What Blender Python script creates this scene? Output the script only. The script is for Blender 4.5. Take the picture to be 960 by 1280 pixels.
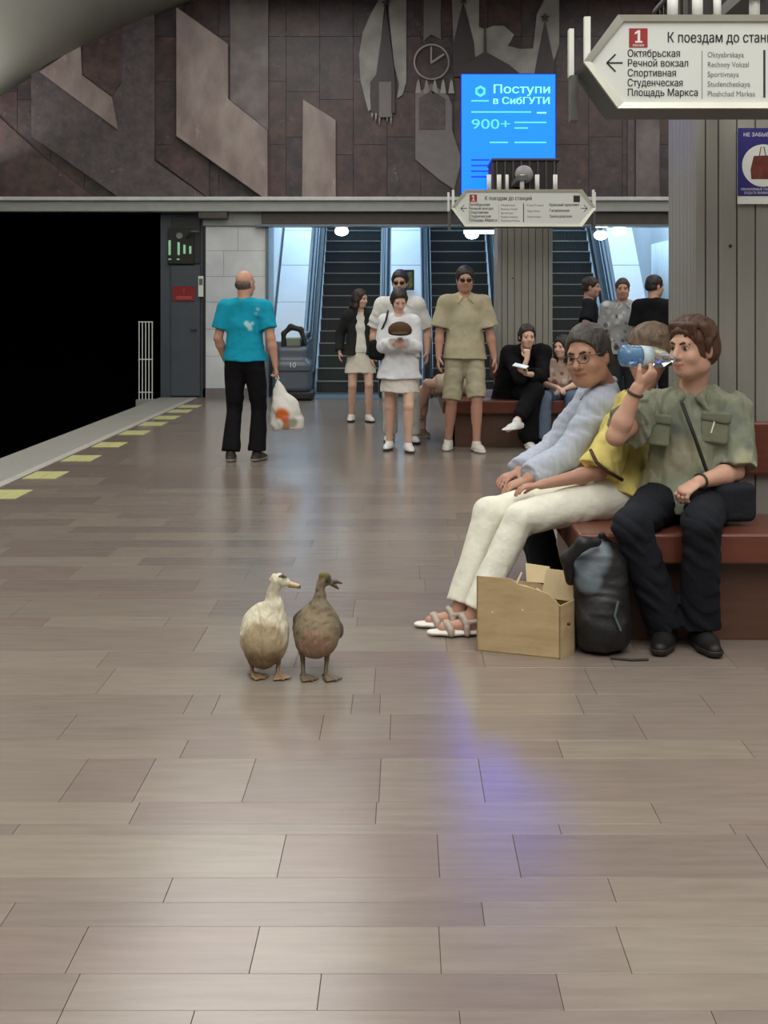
import bpy, bmesh, math, random
import numpy as np
from mathutils import Vector, Matrix

for _o in list(bpy.data.objects):
    bpy.data.objects.remove(_o)
SC = bpy.context.scene
COL = SC.collection
random.seed(7)
RNG = np.random.RandomState(11)

# ------------------------------------------------------------------ camera
CAM_H = 1.45          # phone held at chest height
FPX = 1650.0          # focal length in pixels of the 960 px wide frame
VX, VY = 505.0, 380.0  # vanishing point of the platform in the frame
cam_d = bpy.data.cameras.new('camera')
cam = bpy.data.objects.new('camera', cam_d)
COL.objects.link(cam)
cam.location = (0, 0, CAM_H)
cam.rotation_euler = (math.pi / 2, 0, 0)
cam_d.sensor_fit = 'HORIZONTAL'
cam_d.sensor_width = 36.0
cam_d.lens = 36.0 * FPX / 960.0
cam_d.shift_x = (480.0 - VX) / 960.0
cam_d.shift_y = -(640.0 - VY) / 960.0
cam_d.clip_end = 200
SC.camera = cam

# ------------------------------------------------------------------ colour management, world, lights
SC.view_settings.view_transform = 'Standard'
SC.view_settings.look = 'None'
SC.view_settings.gamma = 1.0
SC.view_settings.use_curve_mapping = False
SC.view_settings.exposure = 0.08

W = bpy.data.worlds.new('world')
SC.world = W
W.use_nodes = True
W.node_tree.nodes['Background'].inputs[0].default_value = (0.85, 0.92, 1.0, 1)
W.node_tree.nodes['Background'].inputs[1].default_value = 0.05


def area(name, loc, size, power, color, target=None, rot=None):
    ld = bpy.data.lights.new(name, 'AREA')
    ld.shape = 'RECTANGLE'
    ld.size, ld.size_y = size
    ld.energy = power
    ld.color = color
    o = bpy.data.objects.new(name, ld)
    COL.objects.link(o)
    o.location = loc
    if target is not None:
        o.rotation_euler = (Vector(target) - Vector(loc)).to_track_quat('-Z', 'Y').to_euler()
    elif rot is not None:
        o.rotation_euler = rot
    return o


# two rows of lamps along the vault, and uplight from the lamp trays onto the vault
WHITE = (1.0, 0.985, 0.94)
area('lamp_row_left', (-1.8, 6.4, 6.15), (2.6, 25), 640, WHITE)
area('lamp_row_right', (4.2, 6.4, 6.15), (2.6, 25), 500, WHITE)
area('fill_light_centre', (1.2, 0.5, 6.5), (1.4, 8.5), 330, WHITE)  # unseen fill light, added to brighten the near floor
area('cornice_left', (-6.3, 7.7, 3.6), (0.3, 24.4), 420, WHITE, rot=(math.pi, math.radians(-20), 0))
area('cornice_right', (8.7, 7.7, 3.6), (0.3, 24.4), 420, WHITE, rot=(math.pi, math.radians(20), 0))
# escalator hall: cold tubes above the flights
COLD = (0.50, 0.76, 1.0)
area('hall_lamp_left', (-1.2, 24.0, 4.9), (2.6, 3.5), 190, COLD)
area('hall_lamp_right', (3.4, 24.0, 4.9), (2.6, 3.5), 190, COLD)


def P(px, py, d):
    """Point at distance d that the frame's pixel (px, py) looks at."""
    return Vector(((px - VX) * d / FPX, d, CAM_H - (py - VY) * d / FPX))


def floor_d(py):
    return CAM_H * FPX / (py - VY)


# ------------------------------------------------------------------ materials
def srgb(r, g, b):
    def f(c):
        c = c / 255.0
        return c / 12.92 if c <= 0.04045 else ((c + 0.055) / 1.055) ** 2.4
    return (f(r), f(g), f(b))


MATS = {}


def mat(name, color=(0.5, 0.5, 0.5), rough=0.6, metal=0.0, var=0.12, scale=8.0, stretch=(1, 1, 1), bump=0.0,
        bscale=None, emit=None, estr=0.0, attr=None, spec=0.5, trans=0.0, alpha=1.0, detail=5.0, dark=None, coat=0.0, speck=None):
    """Principled material with noise in the colour; attr: colour attribute multiplied in."""
    if name in MATS:
        return MATS[name]
    m = bpy.data.materials.new(name)
    m.use_nodes = True
    nt = m.node_tree
    n = nt.nodes
    b = n['Principled BSDF']
    L = nt.links.new
    tc = n.new('ShaderNodeTexCoord')
    mp = n.new('ShaderNodeMapping')
    mp.inputs['Scale'].default_value = stretch
    L(tc.outputs['Object'], mp.inputs[0])
    nz = n.new('ShaderNodeTexNoise')
    nz.inputs['Scale'].default_value = scale
    nz.inputs['Detail'].default_value = detail
    nz.inputs['Roughness'].default_value = 0.6
    L(mp.outputs[0], nz.inputs['Vector'])
    mr = n.new('ShaderNodeMapRange')
    mr.inputs['From Min'].default_value = 0.25
    mr.inputs['From Max'].default_value = 0.75
    mr.inputs['To Min'].default_value = 1 - var
    mr.inputs['To Max'].default_value = 1 + var
    L(nz.outputs[0], mr.inputs[0])
    mx = n.new('ShaderNodeVectorMath')
    mx.operation = 'SCALE'
    if attr:
        at = n.new('ShaderNodeAttribute')
        at.attribute_name = attr
        L(at.outputs['Color'], mx.inputs[0])
    elif dark is not None:
        nz2 = n.new('ShaderNodeTexNoise')
        nz2.inputs['Scale'].default_value = scale * 0.35
        nz2.inputs['Detail'].default_value = 6
        L(mp.outputs[0], nz2.inputs['Vector'])
        rp = n.new('ShaderNodeValToRGB')
        rp.color_ramp.elements[0].position = 0.38
        rp.color_ramp.elements[1].position = 0.62
        rp.color_ramp.elements[0].color = (*dark, 1)
        rp.color_ramp.elements[1].color = (*color, 1)
        L(nz2.outputs[0], rp.inputs[0])
        L(rp.outputs[0], mx.inputs[0])
    else:
        mx.inputs[0].default_value = color
    L(mr.outputs[0], mx.inputs['Scale'])
    colout = mx.outputs[0]
    if speck is not None:      # pale veins and grains of the stone
        n3 = n.new('ShaderNodeTexNoise')
        n3.inputs['Scale'].default_value = speck[1]
        n3.inputs['Detail'].default_value = 10
        n3.inputs['Roughness'].default_value = 0.75
        n3.inputs['Distortion'].default_value = 0.6
        L(mp.outputs[0], n3.inputs['Vector'])
        r3 = n.new('ShaderNodeMapRange')
        r3.inputs['From Min'].default_value = 0.60
        r3.inputs['From Max'].default_value = 0.72
        L(n3.outputs[0], r3.inputs[0])
        m3 = n.new('ShaderNodeMix')
        m3.data_type = 'RGBA'
        L(r3.outputs[0], m3.inputs['Factor'])
        L(colout, m3.inputs['A'])
        m3.inputs['B'].default_value = (*speck[0], 1)
        colout = m3.outputs['Result']
    L(colout, b.inputs['Base Color'])
    b.inputs['Roughness'].default_value = rough
    b.inputs['Metallic'].default_value = metal
    b.inputs['Specular IOR Level'].default_value = spec
    b.inputs['Transmission Weight'].default_value = trans
    b.inputs['Coat Weight'].default_value = coat
    b.inputs['Alpha'].default_value = alpha
    if bump:
        bn = n.new('ShaderNodeBump')
        bn.inputs['Strength'].default_value = bump
        bn.inputs['Distance'].default_value = 0.01
        nb = n.new('ShaderNodeTexNoise')
        nb.inputs['Scale'].default_value = bscale or scale * 2
        nb.inputs['Detail'].default_value = 4
        L(mp.outputs[0], nb.inputs['Vector'])
        L(nb.outputs[0], bn.inputs['Height'])
        L(bn.outputs[0], b.inputs['Normal'])
    if emit is not None:
        b.inputs['Emission Color'].default_value = (*emit, 1)
        b.inputs['Emission Strength'].default_value = estr
    MATS[name] = m
    return m


# ------------------------------------------------------------------ object helpers
def link(name, me, material=None, parent=None, loc=(0, 0, 0), smooth=False):
    o = bpy.data.objects.new(name, me)
    COL.objects.link(o)
    if material is not None:
        if len(me.materials) == 0:
            me.materials.append(material)
    o.location = loc
    if parent is not None:
        o.parent = parent
    if smooth:
        me.polygons.foreach_set('use_smooth', [True] * len(me.polygons))
    return o


def tag(o, label=None, cat=None, group=None, kind=None):
    if label:
        o['label'] = label
    if cat:
        o['category'] = cat
    if group:
        o['group'] = group
    if kind:
        o['kind'] = kind
    return o


def thing(name, loc, label, cat, group=None, rz=0.0):
    o = bpy.data.objects.new(name, None)
    COL.objects.link(o)
    o.location = loc
    o.rotation_euler = (0, 0, rz)
    o.empty_display_size = 0.1
    return tag(o, label, cat, group)


class MB:
    """Collects plain shapes into one mesh."""
    def __init__(self):
        self.v, self.f = [], []

    def add(self, vs, fs):
        b = len(self.v)
        self.v += [tuple(x) for x in vs]
        self.f += [tuple(b + i for i in q) for q in fs]
        return self

    def box(self, x0, x1, y0, y1, z0, z1):
        return self.add([(x0, y0, z0), (x1, y0, z0), (x1, y1, z0), (x0, y1, z0), (x0, y0, z1), (x1, y0, z1), (x1, y1, z1), (x0, y1, z1)],
                        [(0, 3, 2, 1), (4, 5, 6, 7), (0, 1, 5, 4), (1, 2, 6, 5), (2, 3, 7, 6), (3, 0, 4, 7)])

    def prism(self, pts, n):
        """Closed polygon pts (3D), extruded by vector n."""
        k = len(pts)
        vs = [Vector(p) for p in pts] + [Vector(p) + Vector(n) for p in pts]
        fs = [tuple(range(k - 1, -1, -1)), tuple(range(k, 2 * k))]
        for i in range(k):
            j = (i + 1) % k
            fs.append((i, j, k + j, k + i))
        return self.add(vs, fs)

    def tube(self, pts, r, seg=10, cap=True):
        pts = [Vector(p) for p in pts]
        n = len(pts)
        rs = r if isinstance(r, (list, tuple)) else [r] * n
        b = len(self.v)
        up = None
        for i, p in enumerate(pts):
            t = (pts[min(i + 1, n - 1)] - pts[max(i - 1, 0)]).normalized()
            if up is None:
                up = Vector((0, 0, 1)) if abs(t.z) < 0.9 else Vector((1, 0, 0))
            s = t.cross(up).normalized()
            up = s.cross(t).normalized()
            for k in range(seg):
                a = 2 * math.pi * k / seg
                self.v.append(tuple(p + (s * math.cos(a) + up * math.sin(a)) * rs[i]))
        for i in range(n - 1):
            for k in range(seg):
                k2 = (k + 1) % seg
                self.f.append((b + i * seg + k, b + i * seg + k2, b + (i + 1) * seg + k2, b + (i + 1) * seg + k))
        if cap:
            self.f.append(tuple(b + k for k in range(seg - 1, -1, -1)))
            self.f.append(tuple(b + (n - 1) * seg + k for k in range(seg)))
        return self

    def lathe(self, prof, seg=24, origin=(0, 0, 0), axis=None):
        """prof: list of (r, z) around local z; axis: rotation matrix."""
        b = len(self.v)
        M = axis or Matrix.Identity(3)
        o = Vector(origin)
        for r, z in prof:
            for k in range(seg):
                a = 2 * math.pi * k / seg
                self.v.append(tuple(o + M @ Vector((r * math.cos(a), r * math.sin(a), z))))
        m = len(prof)
        for i in range(m - 1):
            for k in range(seg):
                k2 = (k + 1) % seg
                self.f.append((b + i * seg + k, b + i * seg + k2, b + (i + 1) * seg + k2, b + (i + 1) * seg + k))
        self.f.append(tuple(b + k for k in range(seg - 1, -1, -1)))
        self.f.append(tuple(b + (m - 1) * seg + k for k in range(seg)))
        return self

    def build(self, name, material=None, parent=None, loc=(0, 0, 0), smooth=False, bevel=0.0, fix=True, weld=False):
        me = bpy.data.meshes.new(name)
        me.from_pydata(self.v, [], self.f)
        if fix or bevel:
            bm = bmesh.new()
            bm.from_mesh(me)
            if weld:
                bmesh.ops.remove_doubles(bm, verts=bm.verts, dist=1e-4)
            bmesh.ops.recalc_face_normals(bm, faces=bm.faces)
            if bevel:
                es = [e for e in bm.edges if e.is_manifold and e.calc_face_angle(0) > 0.6]
                bmesh.ops.bevel(bm, geom=es, offset=bevel, segments=2, affect='EDGES', profile=0.5)
            bm.to_mesh(me)
            bm.free()
        me.update()
        o = link(name, me, material, parent, loc, smooth)
        return o


def struct(o):
    o['kind'] = 'structure'
    return o


def text(body, size, loc, material, parent, name='lettering', align='LEFT', rot=(math.pi / 2, 0, 0), bold=0.0, sx=1.0, fit=None):
    """Flat print: glyph outlines triangulated by the even-odd rule."""
    from mathutils.geometry import delaunay_2d_cdt
    cu = bpy.data.curves.new(name, 'FONT')
    cu.body = body
    cu.size = 1.0
    cu.align_x = align
    cu.resolution_u = 3
    cu.fill_mode = 'NONE'
    t = bpy.data.objects.new('tmp_text', cu)
    COL.objects.link(t)
    bpy.context.view_layer.update()
    ol = bpy.data.meshes.new_from_object(t.evaluated_get(bpy.context.evaluated_depsgraph_get()))
    bpy.data.objects.remove(t)
    co = [Vector((v.co.x, v.co.y)) for v in ol.vertices]
    ed = [tuple(e.vertices) for e in ol.edges]
    r = delaunay_2d_cdt(co, ed, [], 0, 1e-6)
    V = np.array([tuple(v) for v in r[0]])
    F = np.array([f[:3] for f in r[2]])
    a = np.array([tuple(co[e[0]]) for e in ed])
    b = np.array([tuple(co[e[1]]) for e in ed])
    c = V[F].mean(1)
    cross = (a[None, :, 1] > c[:, None, 1]) != (b[None, :, 1] > c[:, None, 1])
    dy = b[:, 1] - a[:, 1]
    dy[np.abs(dy) < 1e-9] = 1e-9
    x = a[None, :, 0] + (c[:, None, 1] - a[None, :, 1]) * ((b[:, 0] - a[:, 0]) / dy)[None]
    F = F[((cross & (x > c[:, None, 0])).sum(1) % 2) == 1]
    w = V[:, 0].max() - V[:, 0].min()
    if fit:
        sx = fit / (w * size)
    V = V * size * np.array([sx, 1.0])
    pts = [(p[0], p[1], 0.0) for p in V]
    fs = [tuple(int(i) for i in f) for f in F]
    if bold:      # heavier strokes: the print twice, a hair apart
        n0 = len(pts)
        pts += [(p[0] + bold * 1.6, p[1], 0.0003) for p in V]
        fs += [tuple(i + n0 for i in f) for f in fs]
    me = bpy.data.meshes.new(name)
    me.from_pydata(pts, [], fs)
    o = link(name, me, material, parent, loc)
    o.rotation_euler = rot
    bpy.data.meshes.remove(ol)
    return o


# ------------------------------------------------------------------ signed-distance mesher (soft, continuous bodies)
def _v(a):
    return np.array(a, dtype=np.float32)


class Soft:
    """Sum of soft-blended round cones and ellipsoids, meshed as one continuous surface."""
    def __init__(self, col=(0.5, 0.5, 0.5)):
        self.ops = []
        self.col = col
        self.paints = []

    def cone(self, a, b, ra, rb=None, k=0.02, col=None, flat=None, op='add'):
        a, b = _v(a), _v(b)
        rb = ra if rb is None else rb
        rm = max(ra, rb)
        lo, hi = np.minimum(a, b) - rm, np.maximum(a, b) + rm
        if flat is not None:
            n, s = _v(flat[0]), flat[1]
            n = n / np.linalg.norm(n)
            flat = (n, s)
        ba = b - a
        L2 = float(ba @ ba) + 1e-9

        def f(p):
            v = p - a
            t = np.clip((v @ ba) / L2, 0, 1)
            v = v - t[..., None] * ba
            if flat is not None:
                v = v + ((v @ flat[0]) * (1 / flat[1] - 1))[..., None] * flat[0]
            return np.sqrt((v * v).sum(-1)) - (ra + (rb - ra) * t)
        self.ops.append((op, f, lo, hi, k, col or self.col))
        return self

    def chain(self, pts, rs, **kw):
        for i in range(len(pts) - 1):
            self.cone(pts[i], pts[i + 1], rs[i], rs[i + 1], **kw)
        return self

    def ell(self, c, r, R=None, k=0.02, col=None, op='add'):
        c = _v(c)
        r = _v(r if hasattr(r, '__len__') else (r, r, r))
        M = np.eye(3, dtype=np.float32) if R is None else np.array(R, dtype=np.float32)   # columns are the axes
        ext = np.sqrt(((M * r) ** 2).sum(1))

        def f(p):
            q = (p - c) @ M
            k0 = np.sqrt(((q / r) ** 2).sum(-1)) + 1e-9
            k1 = np.sqrt(((q / (r * r)) ** 2).sum(-1)) + 1e-9
            return k0 * (k0 - 1) / k1
        self.ops.append((op, f, c - ext, c + ext, k, col or self.col))
        return self

    def box(self, c, h, R=None, k=0.01, col=None, op='add', round=0.0):
        c, h = _v(c), _v(h)
        M = np.eye(3, dtype=np.float32) if R is None else np.array(R, dtype=np.float32)
        ext = np.abs(M * h).sum(1)

        def f(p):
            q = np.abs((p - c) @ M) - (h - round)
            return np.sqrt((np.maximum(q, 0) ** 2).sum(-1)) + np.minimum(q.max(-1), 0) - round
        self.ops.append((op, f, c - ext, c + ext, k, col or self.col))
        return self

    def cut(self, p0, n):
        """Removes everything on the side n points to."""
        p0, n = _v(p0), _v(n)
        n = n / np.linalg.norm(n)
        self.ops.append(('cut', lambda p: (p - p0) @ n, None, None, 0, None))
        return self

    def paint(self, c, r, col, soft=0.3):
        self.paints.append((_v(c), _v(r if hasattr(r, '__len__') else (r, r, r)), _v(col), soft, None))
        return self

    def mesh(self, name, material, parent=None, h=0.008, base=(0, 0, 0), wr=None, grow=0.0, smooth_iter=0):
        adds = [o for o in self.ops if o[0] == 'add']
        lo = np.min([o[2] for o in adds], axis=0) - 3 * h - grow - 0.01
        hi = np.max([o[3] for o in adds], axis=0) + 3 * h + grow + 0.01
        n = np.ceil((hi - lo) / h).astype(int) + 1
        D = np.full(n, 0.3, dtype=np.float32)
        ax = [lo[i] + h * np.arange(n[i], dtype=np.float32) for i in range(3)]
        for op, f, a, b, k, c in self.ops:
            if a is None:
                sl = (slice(None),) * 3
            else:
                m = k + 4 * h + grow + 0.01
                i0 = np.clip(np.floor((a - m - lo) / h).astype(int), 0, n)
                i1 = np.clip(np.ceil((b + m - lo) / h).astype(int) + 1, 0, n)
                if np.any(i1 <= i0):
                    continue
                sl = tuple(slice(i0[i], i1[i]) for i in range(3))
            g = np.stack(np.meshgrid(ax[0][sl[0]], ax[1][sl[1]], ax[2][sl[2]], indexing='ij'), -1)
            d = f(g).astype(np.float32)
            if op != 'cut':
                d -= (grow if op == 'add' else 0)
            cur = D[sl]
            if op == 'add':
                if k > 0:
                    hh = np.maximum(k - np.abs(cur - d), 0) / k
                    D[sl] = np.minimum(cur, d) - hh * hh * k * 0.25
                else:
                    D[sl] = np.minimum(cur, d)
            elif op == 'sub':
                hh = np.maximum(k - np.abs(cur + d), 0) / max(k, 1e-6)
                D[sl] = np.maximum(cur, -d) + hh * hh * k * 0.25
            else:
                D[sl] = np.maximum(cur, d)
        if wr:
            amp, freq, seed = wr
            idx = np.nonzero(np.abs(D) < 0.03)
            q = np.stack([ax[i][idx[i]] for i in range(3)], -1) * freq
            r = np.random.RandomState(seed)
            s = np.zeros(len(q), np.float32)
            ph = np.zeros(len(q), np.float32)
            for j in range(4):
                w = r.randn(3) * (0.6 + 0.3 * j)
                ph = np.sin(q @ w + r.rand() * 6.28 + 1.6 * ph)
                s += ph / (1 + 0.4 * j)
            D[idx] += (amp * 0.5) * s
        V, F = surface_net(D, lo, h)
        if len(V) == 0:
            raise ValueError('empty soft mesh ' + name)
        # colours
        C = np.tile(_v(self.col), (len(V), 1))
        best = np.full(len(V), 9.0, np.float32)
        for op, f, a, b, k, c in adds:
            d = f(V.astype(np.float32))
            w = d < best
            best[w] = d[w]
            C[w] = _v(c)
        for c, r, col, soft, _ in self.paints:
            q = np.sqrt((((V - c) / r) ** 2).sum(-1))
            w = np.clip((1 + soft - q) / max(soft, 1e-3), 0, 1)[:, None]
            C = C * (1 - w) + col * w
        me = bpy.data.meshes.new(name)
        V = V - np.array(base, dtype=np.float32)
        me.vertices.add(len(V))
        me.vertices.foreach_set('co', V.astype(np.float32).ravel())
        me.loops.add(F.size)
        me.loops.foreach_set('vertex_index', F.ravel().astype(np.int32))
        me.polygons.add(len(F))
        me.polygons.foreach_set('loop_start', (np.arange(len(F)) * 4).astype(np.int32))
        me.polygons.foreach_set('use_smooth', np.ones(len(F), dtype=bool))
        me.update()
        ca = me.color_attributes.new('Col', 'FLOAT_COLOR', 'POINT')
        ca.data.foreach_set('color', np.concatenate([C, np.ones((len(C), 1))], 1).astype(np.float32).ravel())
        return link(name, me, material, parent)


def surface_net(D, lo, h):
    S = D < 0
    n = np.array(D.shape)
    c = S[:-1, :-1, :-1].astype(np.int8)
    for dx in (0, 1):
        for dy in (0, 1):
            for dz in (0, 1):
                if dx + dy + dz:
                    c = c + S[dx:n[0] - 1 + dx, dy:n[1] - 1 + dy, dz:n[2] - 1 + dz]
    act = np.nonzero((c > 0) & (c < 8))
    A = np.stack(act, 1)
    if len(A) == 0:
        return np.zeros((0, 3)), np.zeros((0, 4), int)
    corners = [(dx, dy, dz) for dx in (0, 1) for dy in (0, 1) for dz in (0, 1)]
    cv = np.stack([D[A[:, 0] + x, A[:, 1] + y, A[:, 2] + z] for x, y, z in corners], 1)
    acc = np.zeros((len(A), 3))
    cnt = np.zeros(len(A))
    for i in range(8):
        for j in range(i + 1, 8):
            if sum(abs(corners[i][k] - corners[j][k]) for k in range(3)) != 1:
                continue
            m = (cv[:, i] < 0) != (cv[:, j] < 0)
            t = cv[m, i] / (cv[m, i] - cv[m, j])
            acc[m] += np.array(corners[i]) + t[:, None] * (np.array(corners[j]) - np.array(corners[i]))
            cnt[m] += 1
    V = lo + h * (A + acc / cnt[:, None])
    idx = np.full(n - 1, -1, dtype=np.int64)
    idx[act] = np.arange(len(A))
    Q = []
    for ax in range(3):
        a1, a2 = (ax + 1) % 3, (ax + 2) % 3
        s0 = [slice(None)] * 3
        s1 = [slice(None)] * 3
        s0[ax] = slice(0, -1)
        s1[ax] = slice(1, None)
        X = S[tuple(s0)] != S[tuple(s1)]
        e = np.stack(np.nonzero(X), 1)
        ok = (e[:, a1] > 0) & (e[:, a2] > 0) & (e[:, a1] < n[a1] - 1) & (e[:, a2] < n[a2] - 1)
        e = e[ok]
        ins = S[e[:, 0], e[:, 1], e[:, 2]]
        q = []
        for o1, o2 in ((-1, -1), (0, -1), (0, 0), (-1, 0)):
            p = e.copy()
            p[:, a1] += o1
            p[:, a2] += o2
            q.append(idx[p[:, 0], p[:, 1], p[:, 2]])
        q = np.stack(q, 1)
        q[~ins] = q[~ins][:, ::-1]
        Q.append(q)
    F = np.concatenate(Q)
    F = F[(F >= 0).all(1)]
    return V, F
# ================================================================== THE SETTING
END_D = 20.5          # end wall of the platform hall
EDGE_L = -3.79        # platform edge towards the left track
CX = 1.2              # centre line of the platform
EDGE_R = 2 * CX - EDGE_L

# ---- materials of the setting
M_floor = mat('floor_granite', attr='Col', rough=0.22, var=0.13, scale=3.0, stretch=(1.2, 9, 1), bump=0.035, bscale=26, spec=0.55)
M_joint = mat('floor_joint', srgb(84, 75, 69), rough=0.8)
M_edge = mat('edge_granite', srgb(150, 148, 142), rough=0.55, var=0.1, scale=20)
M_yellow = mat('yellow_tactile', srgb(184, 180, 122), rough=0.5, var=0.12, scale=20)
M_vault = mat('vault_plaster', srgb(172, 172, 160), rough=0.8, var=0.06, scale=1.3, stretch=(1, 0.25, 1))
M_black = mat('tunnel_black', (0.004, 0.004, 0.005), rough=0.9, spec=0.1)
M_ledge = mat('ledge_stone', srgb(158, 160, 158), rough=0.5, var=0.08, scale=6)
M_header = mat('header_dark', srgb(74, 68, 64), rough=0.5)
M_marble = mat('pier_marble', srgb(226, 228, 230), rough=0.35, var=0.08, scale=3, dark=srgb(200, 205, 210))
M_gdark = mat('granite_dark', srgb(84, 70, 72), rough=0.42, var=0.3, scale=14, dark=srgb(62, 54, 58), detail=9, speck=(srgb(140, 128, 128), 5.0))
M_gred = mat('granite_red', srgb(92, 70, 68), rough=0.42, var=0.3, scale=12, dark=srgb(68, 55, 56), detail=9, speck=(srgb(136, 118, 116), 5.0))
M_gmid = mat('granite_mid', srgb(125, 116, 114), rough=0.42, var=0.16, scale=7, dark=srgb(99, 88, 88), detail=8)
M_gslab = mat('granite_slab_dark', srgb(96, 85, 88), rough=0.42, var=0.25, scale=16, dark=srgb(80, 72, 76), detail=9, speck=(srgb(146, 138, 138), 5.0))
M_glight = mat('granite_light', srgb(160, 146, 140), rough=0.42, var=0.12, scale=6, stretch=(1.5, 1, 0.7), dark=srgb(136, 118, 116), detail=8, speck=(srgb(186, 176, 166), 3.0))
M_gpale = mat('stone_pale', srgb(174, 171, 166), rough=0.42, var=0.1, scale=6, dark=srgb(145, 141, 139), detail=8)
M_ggrey = mat('stone_grey', srgb(122, 116, 118), rough=0.42, var=0.12, scale=8)
M_gspire = mat('stone_spire', srgb(70, 62, 64), rough=0.42, var=0.15, scale=10)
M_hall = mat('hall_white', srgb(228, 232, 236), rough=0.5, var=0.04, scale=3)
M_deck = mat('deck_white', srgb(222, 228, 234), rough=0.3, var=0.04, scale=2)
M_step = mat('step_metal', srgb(62, 66, 66), rough=0.45, metal=0.3, var=0.15, scale=30, stretch=(1, 8, 1))
M_stepedge = mat('step_nosing', srgb(165, 172, 172), rough=0.35, metal=0.4)
M_steel = mat('brushed_steel', srgb(120, 132, 142), rough=0.35, metal=0.6, var=0.06, scale=10)
M_rail = mat('handrail_rubber', srgb(40, 52, 66), rough=0.4)
M_skirt = mat('skirt_dark', srgb(46, 50, 52), rough=0.4, metal=0.3)
M_board = mat('pillar_board', srgb(146, 144, 136), rough=0.42, var=0.07, scale=3, stretch=(6, 6, 0.8), metal=0.15)
M_groove = mat('pillar_groove', srgb(80, 79, 75), rough=0.6)
M_wood = mat('bench_wood', srgb(104, 57, 43), rough=0.3, var=0.18, scale=5, stretch=(1, 8, 8), bump=0.02)
M_wooddark = mat('bench_base', srgb(92, 64, 50), rough=0.4, var=0.15, scale=5, stretch=(1, 6, 6))
M_white = mat('white_enamel', srgb(226, 226, 220), rough=0.35, var=0.03)
M_lampglow = mat('lamp_glow', (1, 1, 1), emit=(0.82, 0.93, 1.0), estr=14.0)
M_signface = mat('sign_face', srgb(216, 218, 212), rough=0.35, var=0.02, scale=3)
M_signframe = mat('sign_frame', srgb(200, 200, 186), rough=0.3, metal=0.35, var=0.04)
M_signbody = mat('sign_body', srgb(92, 92, 88), rough=0.5)
M_ink = mat('sign_ink', srgb(28, 28, 30), rough=0.6, var=0.0)
M_inkgrey = mat('sign_ink_grey', srgb(104, 104, 104), rough=0.6, var=0.0)
M_redlogo = mat('sign_red', srgb(150, 34, 38), rough=0.5, var=0.03)
M_dark = mat('dark_grille', srgb(34, 33, 31), rough=0.6)

# ---- platform floor: granite slabs in rows of uneven depth, seam lines between them
floor_b = MB()
floor_b.box(EDGE_L + 0.02, EDGE_R - 0.02, -4.0, END_D + 0.2, -0.25, -0.004)
floor = struct(floor_b.build('floor', M_joint))
tag(floor, label='brown polished granite slab floor of the platform')

TILE_COLS = [srgb(*c) for c in ((128, 117, 108), (126, 114, 106), (131, 120, 110), (121, 109, 102), (128, 116, 108), (134, 124, 113), (125, 111, 104))]


def slab_mesh(name, quads, z0=-0.014, z1=0.0, g=0.0008):
    """quads: (x0, x1, y0, y1, colour)."""
    V, F, C = [], [], []
    for x0, x1, y0, y1, c in quads:
        b = len(V)
        x0 += g; x1 -= g; y0 += g; y1 -= g
        e = 0.0005
        V += [(x0, y0, z0), (x1, y0, z0), (x1, y1, z0), (x0, y1, z0),
              (x0, y0, z1 - e), (x1, y0, z1 - e), (x1, y1, z1 - e), (x0, y1, z1 - e),
              (x0 + e, y0 + e, z1), (x1 - e, y0 + e, z1), (x1 - e, y1 - e, z1), (x0 + e, y1 - e, z1)]
        F += [(b + 8, b + 9, b + 10, b + 11)]
        for i in range(4):
            j = (i + 1) % 4
            F += [(b + i, b + j, b + 4 + j, b + 4 + i), (b + 4 + i, b + 4 + j, b + 8 + j, b + 8 + i)]
        C += [(*c, 1)] * 12
    me = bpy.data.meshes.new(name)
    me.from_pydata(V, [], F)
    ca = me.color_attributes.new('Col', 'FLOAT_COLOR', 'POINT')
    ca.data.foreach_set('color', np.array(C, dtype=np.float32).ravel())
    return me


ROWS = [(1340, 1263, [60, 232, 577, 905]), (1263, 1217, [399, 700]), (1217, 1158, [96, 318, 550, 780]), (1158, 1128, [604, 10]),
        (1128, 1097, [210, 765]), (1097, 1043, [352, 548, 646, 950]), (1043, 1030, [20, 700]), (1030, 1003, [168, 470, 820]),
        (1003, 948, [92, 180, 311, 475, 602]), (948, 925, [230, 700, 935]), (925, 893, [402, 84, 488, 800]), (893, 868, [235, 270, 440, 475])]
quads = []
last = None
for yb, yt, js in ROWS:
    d0, d1 = floor_d(yb), floor_d(yt)
    ym = (yb + yt) / 2
    xs = sorted((j - VX) / (ym - VY) * CAM_H for j in js)
    x = xs[0]
    left = []
    while x > -3.15:
        x -= random.uniform(0.45, 0.95)
        left.append(max(x, -3.18))
    x = xs[-1]
    right = []
    while x < EDGE_R - 0.7:
        x += random.uniform(0.45, 0.95)
        right.append(min(x, EDGE_R - 0.62))
    xs = sorted(left) + xs + right
    for a, b in zip(xs[:-1], xs[1:]):
        if b - a > 0.02:
            quads.append((a, b, d0, d1, random.choice(TILE_COLS)))
    last = d1
d0 = last
while d0 < END_D - 0.02:
    d1 = d0 + random.choice((0.18, 0.25, 0.3, 0.36, 0.42)) * (1 if d0 < 9 else 1.25)
    if d1 > END_D - 0.15:
        d1 = END_D
    x = -3.18
    while x < EDGE_R - 0.63:
        x2 = x + random.uniform(0.45, 1.1)
        if x2 > EDGE_R - 0.9:
            x2 = EDGE_R - 0.62
        quads.append((x, x2, d0, d1, random.choice(TILE_COLS)))
        x = x2
    d0 = d1
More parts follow.
